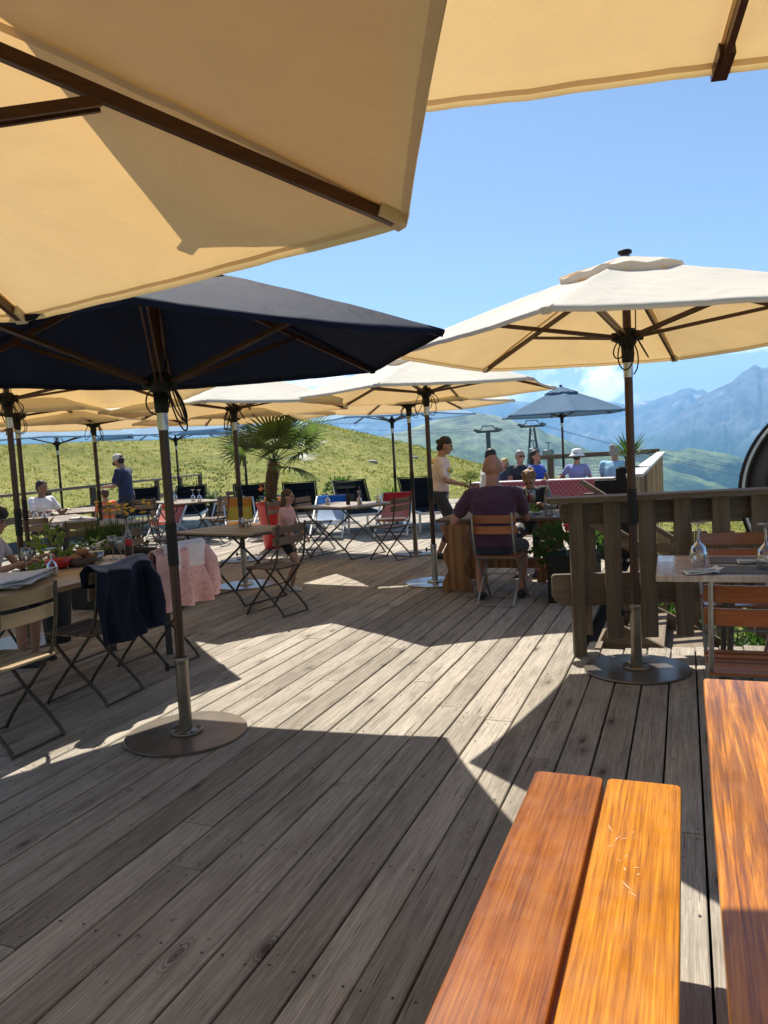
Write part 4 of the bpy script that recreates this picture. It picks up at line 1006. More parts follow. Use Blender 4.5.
for z0,z1,xl in ((.90,1.05,-.10),(.34,.56,-.17)):
    m=MB(); c_=.07
    pts=[(xl+.015,z1),(xl,z1-.015),(xl,z0+c_),(xl+.02,z0+c_*.5),(xl+c_,z0),(3.2,z0),(3.2,z1)]
    m.prism([(a,b_) for a,b_ in pts],(0,.062,0),(1,0,0),(0,0,1),.045); m.build('cross_rail',M['larchX'],t,bevel=.004)
# stairs going down to the right
t=thing('wooden_stairs','wooden stairs going down behind the picket fence','stairs',(0,0,0))
for i in range(6):
    m=MB(); x0=-.45+i*.27; z=-.14-.16*i+.16
    m.box((x0+.14,6.25,-.14*(i+.3)),(.29,1.15,.035)); m.build('tread',M['larchY'],t,bevel=.003)
for y_ in(5.68,6.84):
    m=MB(); m.beam((-.62,y_,-.02),(1.25,y_,-1.0),.045,.42); m.build('stringer',M['larchX'],t)
t=thing('stair_railing','sloping wooden railing on the far side of the deck stairs','railing',(0,0,0))
for i,(a,b_,h_) in enumerate([((-.86,6.92,1.12),(1.5,6.92,-.50),.12),((-.86,6.92,.84),(1.4,6.92,-.75),.12),((-.86,6.92,.26),(1.1,6.92,-1.05),.16)]):
    m=MB(); m.beam(a,b_,.05 if i else .07,h_ if i else .04); m.build('sloping_board',M['larchX'],t,bevel=.003)
for x_ in(-.80,.05,1.1):
    m=MB(); z1=1.05-(x_+.86)*.69; m.box((x_,6.97,(z1-1.1)/2 if x_>-.5 else z1/2),(.085,.085,z1+1.1 if x_>-.5 else z1)); m.build('post',M['larch'],t,bevel=.004)
# near rail running away along the deck edge
t=thing('edge_railing','tan railing with sunlit-white coloured handrail running away along the deck edge','railing',(0,0,0))
m=MB(); m.beam((-.47,8.0,1.10),(-.47,17.6,1.14),.16,.035); m.build('top_rail',M['rail_sunlit'] if 'rail_sunlit' in M else M['larchY'],t)
y_=8.05; k=0
while y_<17.6:
    m=MB(); m.box((-.47,y_,.55),(.09 if k%6==0 else .028,.09 if k%6==0 else .11,1.05),tint=rng.random()); m.build('post' if k%6==0 else 'picket',M['tan'],t); y_+=.30; k+=1
# pale low board wall below the stairs
t=thing('board_wall','tan board wall with two square openings seen through the picket fence','wall',(0,9.2,0))
for x0,x1 in ((-.45,.22),(.33,.50),(.60,2.2)):
    n_=max(1,int((x1-x0)/.12)); 
    m=MB()
    for i in range(n_):
        w_=(x1-x0)/n_; m.box((x0+(i+.5)*w_,0,-.10),(w_-.004,.025,1.0),tint=rng.random())
    m.build('board_panel',M['tan'],t)
m=MB(); m.box((.9,-.03,.56),(2.75,.03,.11)); m.box((.9,-.03,.22),(2.75,.03,.08)); m.box((.9,-.03,-.2),(2.75,.03,.10)); m.build('cross_rail',M['tan'],t)
m=MB(); m.box((.9,.0,.63),(2.75,.12,.03)); m.build('top_rail',M['larchX'],t)
# left railing
t=thing('hillside_railing','weathered two-rail wooden railing between the deck and the grassy slope','railing',(0,0,0))
A_,B_=V((-9.6,5.6,0)),V((-14.7,20.9,0)); 
for z_,h_ in((1.08,.05),(.62,.12)):
    m=MB(); m.beam(A_+V((0,0,z_)),B_+V((0,0,z_)),.16 if z_>1 else .035,h_); m.build('rail',M['larchY'],t)
for i in range(9):
    p=A_+(B_-A_)*i/8; m=MB(); m.box((p.x,p.y,.52),(.10,.10,1.06)); m.build('post',M['larch'],t)
# far pergola rail with net
t=thing('netted_railing','wooden railing with a white safety net at the far end of the terrace','railing',(0,0,0))
m=MB(); m.beam((-3.95,21.0,1.10),(-.6,21.0,1.12),.20,.12); m.build('top_rail',M['larchX'],t)
for x_ in(-3.4,-.75): m=MB(); m.box((x_,21.0,.52),(.16,.12,1.04)); m.build('post',M['larch'],t)
m=MB()
for i in range(34): m.tube([(-3.3+i*.075,21.0,.05),(-3.3+i*.075,21.0,1.04)],.006,n=4)
for i in range(14): m.tube([(-3.3,21.0,.05+i*.075),(-.8,21.0,.05+i*.075)],.006,n=4)
m.build('net',M['white_paint'],t)
m=MB()
# ================================================================== ROUND CABIN
t=thing('round_cabin','round grey cabin end with a dark curved rim and pale trim behind the fence','cabin',(1.42,7.9,.88),R_(-13))
def ring(m,r0,r1,y0,y1,n=64):
    vs=[]
    for i in range(n):
        a=2*PI*i/n; c,s_=math.cos(a),math.sin(a); vs+=[(r0*c,y0,r0*s_),(r1*c,y0,r1*s_),(r1*c,y1,r1*s_),(r0*c,y1,r0*s_)]
    fs=[]
    for i in range(n):
        j=(i+1)%n
        for k in range(4): fs.append((i*4+k,i*4+(k+1)%4,j*4+(k+1)%4,j*4+k))
    m.add(vs,fs,True)
    return m
CM=plain('cabin_brown',(.085,.07,.065),.45,0,.15,4); CB=plain('cabin_black',(.01,.01,.011),.35)
ring(MB(),.93,.965,-.03,.10).build('outer_rim',CB,t); ring(MB(),.905,.93,-.045,.05).build('trim',M['white_paint'],t)
ring(MB(),.885,.905,-.03,.05).build('inner_rim',CB,t); ring(MB(),.70,.885,0,.06).build('panel_ring',CM,t); ring(MB(),.66,.70,-.03,.05).build('window_seal',CB,t)
ring(MB(),.58,.66,-.02,.05).build('window_frame',M['steel'],t)
m=MB(); m.lathe([(0,0),(.58,0)],(0,.02,0),n=64,M=Matrix.Rotation(R_(90),3,'X')); m.build('window_pane',plain('cabin_window',(.10,.12,.12),.12,0,.05,3,coat=.5),t)
m=MB(); m.lathe([(.93,-.08),(.80,-.5),(.6,-.9),(0,-1.0)],(0,0,0),n=64,M=Matrix.Rotation(R_(90),3,'X')); m.build('shell',CM,t)
for x_ in(-.45,.45): m=MB(); m.box((x_,.9,-1.15),(.12,1.6,.75)); m.build('support',M['larchX'],t)

# ================================================================== CHECKED TABLES AND BLACK BOXES
ck,nt,b,out=newmat('red_check_cloth'); v=vmap(nt,(1,1,1))
w1=N(nt,'ShaderNodeTexChecker',Scale=22.0); w1.inputs[1].default_value=(.36,.04,.055,1); w1.inputs[2].default_value=(.32,.15,.165,1); L(nt,v,w1.inputs[0]); L(nt,w1.outputs[0],b.inputs['Base Color']); b.inputs['Roughness'].default_value=.9
M['check']=ck
for x0,x1,lab in ((-3.98,-2.58,'table under a red checked cloth behind the man in purple, left of its twin'),(-2.48,-1.22,'table under a red checked cloth below the person in the white bucket hat')):
    t=thing('checked_table',lab,'table',((x0+x1)/2,15.0,0),0,'tables under red checked cloths'); w_=x1-x0
    m=MB(); m.box((0,0,.725),(w_-.02,.66,.03)); m.build('tabletop',M['larchX'],t)
    for sx_ in(-1,1):
        for sy_ in(-1,1): m=MB(); m.box((sx_*(w_/2-.1),sy_*.25,.355),(.06,.06,.71)); m.build('leg',M['larch'],t)
    m=MB()
    for sy_ in(-1,1): m.grid(lambda u,v:((u-.5)*w_,sy_*(.345+.02*math.sin(u*40)*(1-v)*.5+.03*(1-v)),.30+.455*v),40,5)
    for sx_ in(-1,1): m.grid(lambda u,v:(sx_*(w_/2+.015*(1-v)),(u-.5)*.69,.30+.455*v),10,4)
    m.grid(lambda u,v:((u-.5)*w_,(v-.5)*.69,.756),4,4); m.build('cloth',M['check'],t)
    m=MB(); m.box((0,-.10,.765),(w_*.98,.36,.012)); m.build('table_runner',M['white_paint'],t)
def blackbox(lab,loc,w_,h_):
    t=thing('planter',lab,'planter',loc,0,'black square planters'); m=MB()
    m.box((0,0,h_/2),(w_,w_,h_)); m.build('box',M['black'],t,bevel=.01); m=MB(); m.box((0,0,h_+.004),(w_-.05,w_-.05,.01)); m.build('soil',M['soil'],t)
    return t
blackbox('smaller black square planter below the grey haired man',(-.92,9.9,0),.26,.98)
t=blackbox('taller black square planter holding a spiky yucca beside the edge railing',(-.64,9.9,0),.30,1.12)
m=MB(); r_=random.Random(4)
for i in range(60):
    a=r_.uniform(0,2*PI); e=r_.uniform(.1,1.35); L_=r_.uniform(.28,.40); d=V((math.cos(a)*math.cos(e),math.sin(a)*math.cos(e),math.sin(e))); s_=V((-math.sin(a),math.cos(a),0)); b0=V((0,0,1.20+.08*r_.random()))
    m.add([b0-s_*.012,b0+s_*.012,b0+d*L_*.5+s_*.016,b0+d*L_,b0+d*L_*.5-s_*.016],[(0,1,2,3,4)],False)
m.build('spiky_leaves',M['leaf'],t)
m=MB(); m.tube([(0,0,1.1),(0,0,1.26)],.05,n=8); m.build('stem',M['palm_trunk'],t)

M['table_paleX']=wood('pale_slats',(.26,.17,.085),(.42,.30,.16),(.54,.40,.23),'X',60,.45,.2,.15)
# ================================================================== LEFT FOREGROUND TABLE AND CHAIRS
def farm_table(name,lab,x0,x1,y0,y1,mat,axis='Y'):
    t=thing(name,lab,'table',((x0+x1)/2,(y0+y1)/2,0)); w_,d_=x1-x0,y1-y0; m=MB()
    n_=5
    for i in range(n_):
        if axis=='Y': m.box((-w_/2+(i+.5)*w_/n_,0,.732),(w_/n_-.004,d_,.035),tint=rng.random())
        else: m.box((0,-d_/2+(i+.5)*d_/n_,.732),(w_,d_/n_-.004,.035),tint=rng.random())
    m.build('tabletop',mat,t,bevel=.006)
    for sy_ in(-1,1):
        for sx_ in(-1,1): m=MB(); m.beam((sx_*(w_/2-.10),sy_*(d_/2-.25),.71),(sx_*(w_/2-.14),sy_*(d_/2-.2),0),.05,.05); m.build('leg',M['chair_metal'],t)
        m=MB(); m.beam((-w_/2+.1,sy_*(d_/2-.24),.69),(w_/2-.1,sy_*(d_/2-.24),.69),.04,.04); m.build('cross_bar',M['chair_metal'],t)
    return t
farm_table('long_table','long pale wooden table at the left edge with menus, glasses and flowers',-4.45,-3.62,2.35,4.98,M['table_pale'])
chp=bistro_chair('pale yellow slatted folding chair nearest at the left edge','table_paleX',group='slatted folding chairs at the tables')
chp.location=(-3.47,2.98,0); chp.rotation_euler=(0,0,R_(90))
chair0=bistro_chair('slatted folding chair with the dark jacket hanging over its back',group='slatted folding chairs at the tables')
chair0.location=(-3.57,3.77,0); chair0.rotation_euler=(0,0,R_(92))
G='slatted folding chairs at the tables'
def ch(x,y,rz,lab,src=None): return copy_thing(src or chair0,(x,y,0),R_(rz),lab,G)
ch(-3.69,4.56,88,'slatted folding chair with the pink flowered jacket over its back')
ch(-5.02,4.2,-95,'slatted folding chair the girl in the dark hat sits on')
ch(-4.80,3.2,-88,'slatted folding chair tucked in on the far side of the long left table')
# jacket drapes
def drape(name,lab,cat,loc,rz,w_,front,back,mat,seed,extra=None):
    # hangs over a backrest top along local X at z .87 ; local -Y is the outside
    m=MB()
    def fn(u,v):
        x=(u-.5)*w_; Lf,Lb=front,back; s=(v*(Lf+Lb))-Lf   # s<0 inside, >0 outside
        n_=noise.noise(V((u*5+seed,v*2,seed)))*.05+ .022*math.sin(u*19+seed)*min(1,abs(s)*3)
        top=.885+.012*math.sin(u*7+seed)
        if abs(s)<.05: a=s/.05*PI/2; y=-.25-.03*math.sin(a)-.0; z=top-.03*(1-math.cos(a))
        elif s>0: y=-.28-n_*1.3-.03*min(1,s*2)-.02-.016*math.sin(u*33+seed*2+s*3)*min(1,s*4); z=top-.03-(s-.05)-.05*noise.noise(V((u*3,seed,2)))*v
        else: y=-.21+abs(n_)*.6; z=top-.03-(-s-.05)
        flare=1+.12*abs(s)
        return (x*flare+.02*noise.noise(V((v*4,seed,u))),y,z)
    m.grid(fn,36,40); o=m.build(name,mat,solid=.012); o.location=loc; o.rotation_euler=(0,0,rz)
    o.modifiers.new('s','SUBSURF').levels=1
    tag(o,lab,cat)
    for (xs,ln,tw) in (extra or []):
        s=MB(); pts=[(xs,-.30,.84),(xs+tw*.2,-.35,.86-ln*.3),(xs+tw*.6,-.36,.86-ln*.7),(xs+tw,-.34,.86-ln)]
        s.tube(pts,[.035,.052,.055,.045],n=12); q=s.build('sleeve',mat,o); 
    return o
M['navy_cloth']=plain('dark_navy_jacket',(.012,.015,.030),.95,0,.2,14,.15,spec=.1); 
pm,nt,b,out=newmat('pink_floral'); v=vmap(nt,(1,1,1)); vo=nt.nodes.new('ShaderNodeTexVoronoi'); vo.inputs['Scale'].default_value=34.0; vo.inputs['Randomness'].default_value=.85; L(nt,v,vo.inputs['Vector'])
n_=N(nt,'ShaderNodeTexNoise',Scale=9.0,Detail=3.0); L(nt,v,n_.inputs['Vector'])
base=ramp(nt,n_.outputs[0],[(.35,(.66,.36,.34)),(.65,(.76,.46,.43))]); L(nt,mixc(nt,ramp(nt,vo.outputs['Distance'],[(.18,.7),(.30,0.0)]),base,(.42,.15,.15)),b.inputs['Base Color']); b.inputs['Roughness'].default_value=.9
drape('jacket','dark navy jacket hanging over the back of the middle chair at left','jacket',(-3.57,3.77,.0),R_(92),.54,.16,.50,M['navy_cloth'],2.0,[(.20,.42,.04)])
o=drape('jacket','pink flowered jacket hanging over the back of a chair at left','jacket',(-3.69,4.56,0),R_(88),.56,.16,.46,pm,5.0,[(.24,.38,.03)])
m=MB(); m.grid(lambda u,v:((u-.5)*.46,-.27-.045*min(1,v*4)-.02*math.sin(u*9),.905-.17*v*v-.02*v),16,8); m.build('lining',cloth('white_lining',(.70,.62,.64)),o,solid=.008)

# items on the long left table
sheet_stack('paper_menu','crumpled white paper menus at the left edge of the long table','menu',(-4.10,3.62,.752),.3,.42,.55,6)
sheet_stack('paper_menu','flat white menu lying by the dark jacket','menu',(-3.86,4.35,.752),.5,.26,.36,2)
sheet_stack('paper_menu','white menu at the far end of the long left table','menu',(-3.86,4.80,.752),.1,.24,.30,2)
wineglass('upright stemmed glass in front of the girl in the dark hat',(-4.33,4.02,.751),True)
wineglass('upside-down stemmed glass beside the red bowl',(-4.06,3.98,.751),False)
wineglass('stemmed glass with dark drink beside the cola bottle',(-4.18,4.72,.751),True,fill='cola')
wineglass('stemmed glass right of the bread basket',(-4.02,4.62,.751),True)
bottle('cola_bottle','clear glass bottle of dark cola with a red band on the long left table','bottle',(-4.16,4.88,.751),h=.27,fill='cola',band='red')
m=MB(); m.lathe([(0,0),(.05,0),(.085,.03),(.10,.07),(.095,.07),(.08,.035),(0,.012)],n=28); o=m.build('bowl',M['red']); o.location=(-4.30,4.28,.751); tag(o,'red bowl on the long left table','bowl')
t=thing('bread_basket','small basket of brown bread beside the white flowers','basket',(-4.22,4.42,.751))
m=MB(); m.lathe([(0,0),(.09,0),(.12,.06),(.115,.06),(.085,.01),(0,.01)],n=24); m.build('basket',M['chair_wood'],t)
m=MB()
for p_ in((-.04,.0,.06),(.04,.03,.065),(.0,-.05,.06),(.02,.0,.10)): m.ball(p_,(.055,.035,.03),n=12,m=8)
m.build('bread',plain('bread_crust',(.33,.14,.05),.8,0,.3,20),t)
t=thing('flower_pot','low pot of white and lime flowers on the long left table','flowers',(-4.32,4.68,.751))
m=MB(); m.lathe([(.05,0),(.07,.07),(.065,.07),(0,.06)],n=20); m.build('pot',M['steel'],t)
m=MB(); flowers(m,(0,0,.09),(.12,.12,.08),30,.014); m.build('white_flowers',M['petal_white'],t)
m=MB(); leaves(m,(0,0,.08),(.13,.13,.09),60,.05); m.build('leaves',M['leaf_light'],t)

# ================================================================== MIDDLE TABLES
bistro_table('grey slatted folding table in the middle left with the little girl beyond it',1.15,.80,'table_grey',(-4.45,6.90,0),R_(-14))
ch(-3.66,6.30,78,'slatted folding chair turned sideways in front of the little girl')
ch(-4.95,6.20,-70,'slatted folding chair at the left side of the middle left table')
M['menu_card']=M['paper']
t=thing('condiment_set','small glass condiment jars grouped on the middle left table','condiments',(-4.45,7.05,.748))
for k,(dx,dy,hh) in enumerate(((0,0,.11),(.06,.02,.09),(-.05,.03,.10))):
    m=MB(); m.lathe([(0,0),(.022,0),(.024,hh*.7),(.014,hh*.85),(.015,hh),(0,hh)],(dx,dy,0),n=12); m.build('jar',M['glass'] if k else M['steel'],t)
bistro_table('folding table between two chairs before the black loungers, set with glasses',1.15,1.0,'table_grey',(-4.62,10.1,0),R_(-14))
ch(-3.80,9.72,75,'slatted folding chair on the right of the set table, before the red deckchair')
ch(-5.30,9.60,-105,'slatted folding chair left of the set table, nearer of two')
ch(-5.35,10.55,-95,'slatted folding chair left of the set table, farther of two')
for i,(x_,y_) in enumerate(((-4.35,10.0),(-4.2,10.35),(-4.9,10.1))):
    wineglass(['upside-down glass at the middle of the set table','upside-down glass nearest the cream parasol pole on the set table','upside-down glass at the left of the set table'][i],(x_,y_,.748),False)
bottle('pepper_mill','dark pepper mill standing on the set table','pepper mill',(-4.55,10.05,.748),body='black',h=.22,r=.03)
bottle('oil_bottle','dark oil bottle beside the pepper mill on the set table','bottle',(-4.45,10.25,.748),body='cola',h=.24,r=.03)
bistro_table('folding table at left with four upside-down glasses in front of orange deckchair',1.7,.9,'table_grey',(-9.05,12.3,0),R_(-35))
for i,(x_,y_,q) in enumerate(((-9.55,12.55,'leftmost'),(-9.30,12.35,'second from left'),(-8.70,12.10,'third from left'),(-8.45,11.95,'rightmost'))):
    wineglass('upside-down glass, %s of four on the table before the orange deckchair'%q,(x_,y_,.748),False,s=1.15)
ch(-9.4,11.6,30,'slatted folding chair nearest on the left of the four-glass table')
ch(-8.0,11.7,100,'slatted folding chair on the right of the four-glass table')
ch(-8.6,13.1,170,'slatted folding chair on the far side of the four-glass table')
bistro_table('folding table before the seated man in white, set with two upside-down glasses',1.8,.9,'table_grey',(-8.75,8.75,0),R_(-35))
wineglass('upside-down glass, left one before the seated man in white',(-8.95,8.55,.748),False,s=1.15)
wineglass('upside-down glass, right one before the seated man in white',(-8.68,8.45,.748),False,s=1.15)
sheet_stack('napkin','folded white napkin on the table before the man in white','napkin',(-8.3,8.7,.750),.4,.2,.3,2)
ch(-8.2,7.9,20,'slatted folding chair in front of the table of the man in white')
ch(-9.9,9.55,-110,'slatted folding chair the man in white sits on')
ch(-6.9,7.2,60,'slatted folding chair in shade behind the grass planter')
ch(-6.6,8.6,-60,'slatted folding chair left of the middle left table and behind it')
bistro_table('empty folding table in shade behind the grass planter',1.3,.9,'table_grey',(-7.3,8.0,0),R_(-25))
bistro_table('folding table in front of the waiter in navy',1.6,.9,'table_grey',(-10.1,10.6,0),R_(-40))
ch(-9.2,10.35,60,'slatted folding chair the child in orange sits on')

# man's table on carved pine planks
t=thing('pine_table','dark topped table on carved pine plank legs in front of the man in purple','table',(-1.76,7.86,0))
m=MB()
for i in range(5): m.box((0,-.34+i*.17,.735),(1.28,.166,.035),tint=rng.random())
m.build('tabletop',M['chair_wood'],t,bevel=.004)
for sx_ in(-1,):
    half=[(.145,.70),(.145,.66),(.085,.52),(.085,.50),(.13,.42),(.135,.36),(.085,.24),(.085,.22),(.155,.10),(.155,0),(.07,.0),(.05,.02)]
    pts=[(x,z) for x,z in half]+[(-x,z) for x,z in reversed(half)]
    m=MB(); m.prism(pts,(-.44,-.40,0),(1,0,0),(0,0,1),.05); m.build('carved_leg',M['pine'],t,bevel=.004)
m=MB(); m.prism(pts,(.42,.25,0),(1,0,0),(0,0,1),.05); m.build('carved_leg',M['pine'],t,bevel=.004)
m=MB(); m.prism(pts,(-.44,.25,0),(1,0,0),(0,0,1),.05); m.build('carved_leg',M['pine'],t,bevel=.004)
m=MB(); m.box((0,-.07,.25),(.80,.05,.10)); m.build('stretcher',M['pine'],t)
cvar=bistro_chair('varnished folding chair carrying the man in the purple shirt','chair_varnish','varnished slatted folding chairs','pale_metal'); cvar.location=(-1.63,7.02,0); cvar.rotation_euler=(0,0,R_(-4))
G='varnished slatted folding chairs'
ch(.27,3.64,2,'varnished folding chair with its back to us behind the foreground table',cvar)
ch(.28,5.02,183,'varnished folding chair between the runner table and the picket fence',cvar)
ch(.95,3.66,-3,'varnished folding chair at the right edge by the runner table',cvar)
ch(-1.62,8.72,180,'varnished folding chair of the person facing the man in purple',cvar)
G='slatted folding chairs at the tables'
t=thing('salad_plate','white plate of green salad in front of the man in purple','plate',(-1.50,7.85,.754))
m=MB(); m.lathe([(0,0),(.08,0),(.13,.018),(.128,.022),(.08,.006),(0,.006)],n=28); m.build('plate',M['white_paint'],t)
m=MB(); leaves(m,(0,0,.03),(.09,.09,.045),70,.05,shell=.2); m.build('salad',M['leaf_light'],t)
wineglass('glass of bright red drink in front of the man in purple',(-1.44,7.60,.754),True,s=1.4,fill='red_glass')
bottle('water_bottle','tall clear water bottle beside the red drink','bottle',(-1.27,7.62,.754),h=.34,r=.04)
wineglass('empty clear glass right of the water bottle',(-1.18,7.75,.754),True)
wineglass('clear tumbler glass at the right end of the pine table',(-1.20,7.52,.754),True,s=.8)

# right table with runners
t=thing('slatted_table','slatted varnished table with two grey runners beside the fence','table',(.72,4.52,0),R_(1))
m=MB()
for i in range(5): board(m,-.88,.9,-.32+i*.144+.003,-.32+(i+1)*.144-.003,.75,.034,.012)
m.build('tabletop',varnish('varnish_sky_sheen',(.50,.36,.27),(.66,.52,.43),(.78,.66,.58),8.0,6,3,.9,.2),t,bevel=.003)  # sky and sun sheen on the top put into the paler colours
for sy_ in(-1,1):
    for sx_ in(-1,1): m=MB(); m.tube([(sx_*.50,.05+sy_*.22,.70),(sx_*.54,.05+sy_*.24,0)],.016,n=10); m.build('leg',M['chair_metal'],t)
for y_ in(-.15,.18):
    m=MB(); m.grid(lambda u,v:(-.60+1.4*u,y_+(v-.5)*.25,.7525+.001*noise.noise(V((u*9,v*5,y_)))),30,6); o=m.build('table_runner',M['runner'],solid=.0012); o.location=(.72,4.52,0.0005); tag(o,('nearer' if y_<0 else 'farther')+' grey cloth runner on the slatted table by the fence','table runner')
wineglass('upside-down wine glass at the left end of the runner table',(.06,4.50,.7545),False,s=1.25)
wineglass('upside-down wine glass at the right edge on the runner table',(.385,4.40,.7545),False,s=1.25)
sheet_stack('napkin','folded grey napkin with cutlery at the near left corner of the runner table','napkin',(.055,4.24,.7535),.1,.17,.12,2,'paper')
sheet_stack('napkin','folded napkin with cutlery in front of the right edge glass','napkin',(.33,4.62,.7545),.3,.16,.10,2,'paper')
for x_,y_,lab in ((.06,4.235,'steel knife and fork on the near left napkin'),(.33,4.615,'steel knife and fork on the napkin by the right edge glass')):
    t=thing('cutlery',lab,'cutlery',(x_,y_,.772))
    m=MB(); m.beam((-.07,-.01,0),(.02,-.008,0),.007,.003); m.beam((.02,-.008,.001),(.08,-.006,.001),.014,.002); m.build('knife',M['steel'],t)
    m=MB(); m.beam((-.07,.015,0),(.03,.015,0),.006,.003)
    for k in range(4): m.beam((.03,.008+k*.0045,0),(.075,.008+k*.0045,.002),.0022,.002)
    m.build('fork',M['steel'],t)

# ================================================================== LOUNGERS, DECKCHAIRS
LX=[(-4.75,14.0,32,'black sun lounger left of the standing waitress'),(-6.15,13.9,34,'black sun lounger behind the set table, middle of the row'),(-7.35,13.9,30,'black sun lounger right of the potted palm'),(-8.65,14.1,34,'black sun lounger left of the potted palm'),(-10.6,14.6,30,'black sun lounger behind the four-glass table at right'),(-12.0,14.7,36,'black sun lounger at the far left by the railing')]
l0=lounger(LX[0][3],(LX[0][0],LX[0][1],0),R_(LX[0][2]))
l0.scale=(1.12,1.1,.98)
for x_,y_,a_,lb in LX[1:]: copy_thing(l0,(x_,y_,0),R_(a_),lb)
for k_,c_ in (('dk_red',(.62,.03,.03)),('dk_pink',(.75,.28,.22)),('dk_orange',(.80,.26,.03)),('dk_peach',(.85,.50,.26)),('dk_blue',(.03,.16,.50)),('dk_pale',(.55,.66,.80)),('dk_yellow',(.80,.50,.06))): M[k_]=fabric(k_,c_,tuple(min(1,x*1.1) for x in c_),.35)
deckchair('red and pink canvas deckchair left of the navy parasol pole','dk_pink','dk_red',(-9.9,12.9,0),R_(15))
deckchair('peach canvas deckchair with orange header right of the navy parasol pole','dk_peach','dk_orange',(-8.7,13.2,0),R_(20))
deckchair('pale canvas deckchair with blue header beside the palm parasol pole','dk_pale','dk_blue',(-7.55,13.0,0),R_(15))
deckchair('yellow canvas deckchair with orange header low behind the four-glass table','dk_yellow','dk_orange',(-8.1,12.75,0),R_(35))
deckchair('orange canvas deckchair directly left of the red plant pot','dk_peach','dk_orange',(-7.15,12.3,0),R_(10))
deckchair('pale blue canvas deckchair with blue header right of the little girl','dk_pale','dk_blue',(-6.0,12.4,0),R_(15))
deckchair('pink canvas deckchair with red header behind the set table','dk_pink','dk_red',(-4.85,12.7,0),R_(10))

# ================================================================== PLANTS
t=thing('potted_palm','fan palm in a tall red pot among the tables','palm',(-6.32,10.9,0))
m=MB(); m.lathe([(.14,0),(.15,.01),(.235,.70),(.25,.71),(.25,.77),(.23,.77),(.22,.72),(0,.70)],n=36); m.build('pot',M['red'],t)
m=MB(); m.lathe([(0,.735),(.222,.73)],n=24); m.build('soil',M['soil'],t)
m=MB(); pts=[(0,0,.72),(.02,0,.95),(.05,.0,1.2),(.10,0,1.42)]; m.tube(pts,[.085,.10,.10,.07],n=14)
r_=random.Random(3)
for i in range(120):
    z=r_.uniform(.76,1.42); a=r_.uniform(0,2*PI); cx_=lin(z,[(.72,0),(1.42,.10)]); b0=V((cx_+.09*math.cos(a),.09*math.sin(a),z)); d=V((math.cos(a)*.6,math.sin(a)*.6,1)).normalized(); s_=V((-math.sin(a),math.cos(a),0))
    m.add([b0-s_*.015,b0+s_*.015,b0+d*.07+s_*.006,b0+d*.07-s_*.006],[(0,1,2,3)])
m.build('trunk',M['palm_trunk'],t)
def fan_frond(m,base,az,el,stem,rad,r,droop=.25,mi=0):
    d=V((math.cos(az)*math.cos(el),math.sin(az)*math.cos(el),math.sin(el))); side=V((-math.sin(az),math.cos(az),0)); up=d.cross(side)*-1
    hub=base+d*stem-V((0,0,droop*.15*stem)); m.tube([base,base+d*stem*.5+V((0,0,.01)),hub],[.010,.007,.006],n=5,mi=mi)
    n_=22; roll=r.uniform(-.5,.5); s2=(side*math.cos(roll)+up*math.sin(roll)); u2=d.cross(s2)
    for i in range(n_):
        a=-1.95+3.9*i/(n_-1); dd=(d*math.cos(a)+s2*math.sin(a)+u2*.10*math.cos(a*2)).normalized(); L_=rad*(.72+.28*math.cos(a*.75))*r.uniform(.93,1.05); w_=.021
        perp=dd.cross(u2).normalized()
        p=[hub,hub+dd*L_*.45,hub+dd*L_*.8-V((0,0,droop*L_*.16)),hub+dd*L_-V((0,0,droop*L_*.45))]; ws=[.003,w_,w_*.7,.002]
        vs=[]
        for q,ww in zip(p,ws): vs+=[q-perp*ww,q+u2*ww*.4,q+perp*ww]
        m.add(vs,[(3*j+k,3*j+k+1,3*j+k+4,3*j+k+3) for j in range(3) for k in range(2)],False,mi)
m=MB(); base=V((.10,0,1.42))
for az,el,st,rd,dr in [(95,70,.42,.50,.1),(60,40,.50,.52,.3),(20,35,.62,.52,.4),(-15,15,.60,.50,.8),(-50,25,.50,.48,.6),(-90,35,.40,.46,.6),(-130,30,.50,.50,.6),(-165,22,.50,.46,.7),(165,35,.60,.52,.4),(130,45,.50,.50,.3),(185,52,.52,.50,.3),(0,60,.50,.50,.2),(-30,-8,.5,.48,1.3),(80,8,.5,.5,.8),(-60,62,.45,.48,.2)]:
    fan_frond(m,base,R_(az),R_(el),st*1.05,rd*1.08,r_,dr*.45)
m.build('fronds',M['palm_leaf'],t)
m=MB(); flowers(m,(0,0,.76),(.2,.2,.06),14,.018,r_,1); leaves(m,(0,0,.78),(.24,.24,.12),90,.07,r_,0,shell=.2); 
m.build('underplanting',[M['leaf'],M['petal_white']],t)
m=MB(); flowers(m,(-.16,0,.95),(.04,.04,.16),10,.018,r_); m.build('orange_flowers',M['petal_orange'],t)
t=thing('grass_planter','dark planter of arching grasses with yellow flowers behind the long left table','planter',(-5.62,6.35,0))
m=MB(); m.box((0,0,.30),(.85,.42,.60)); m.build('box',M['black'],t,bevel=.01)
m=MB(); m.box((0,0,.602),(.80,.37,.012)); m.build('soil',M['soil'],t)
m=MB(); r_=random.Random(31)
for x_ in(-.25,0,.22): tuft(m,(x_,0,.60),110,.48,.42,.006,r_,.7)
leaves(m,(0,0,.68),(.42,.25,.14),260,.07,r_,0,shell=.1); m.build('grasses',M['leaf'],t)
m=MB(); 
for x_ in(-.1,.12,.30):
    for k in range(4): px,py,pz=x_+r_.uniform(-.08,.08),r_.uniform(-.1,.1),.60; tp=V((px+r_.uniform(-.1,.1),py,pz+r_.uniform(.35,.50))); m.tube([(px,py,pz),tp],.004,n=4,mi=0); flowers(m,tp,(.03,.03,.05),5,.013,r_,1)
m.build('yellow_flowers',[M['leaf'],M['petal_yellow']],t)
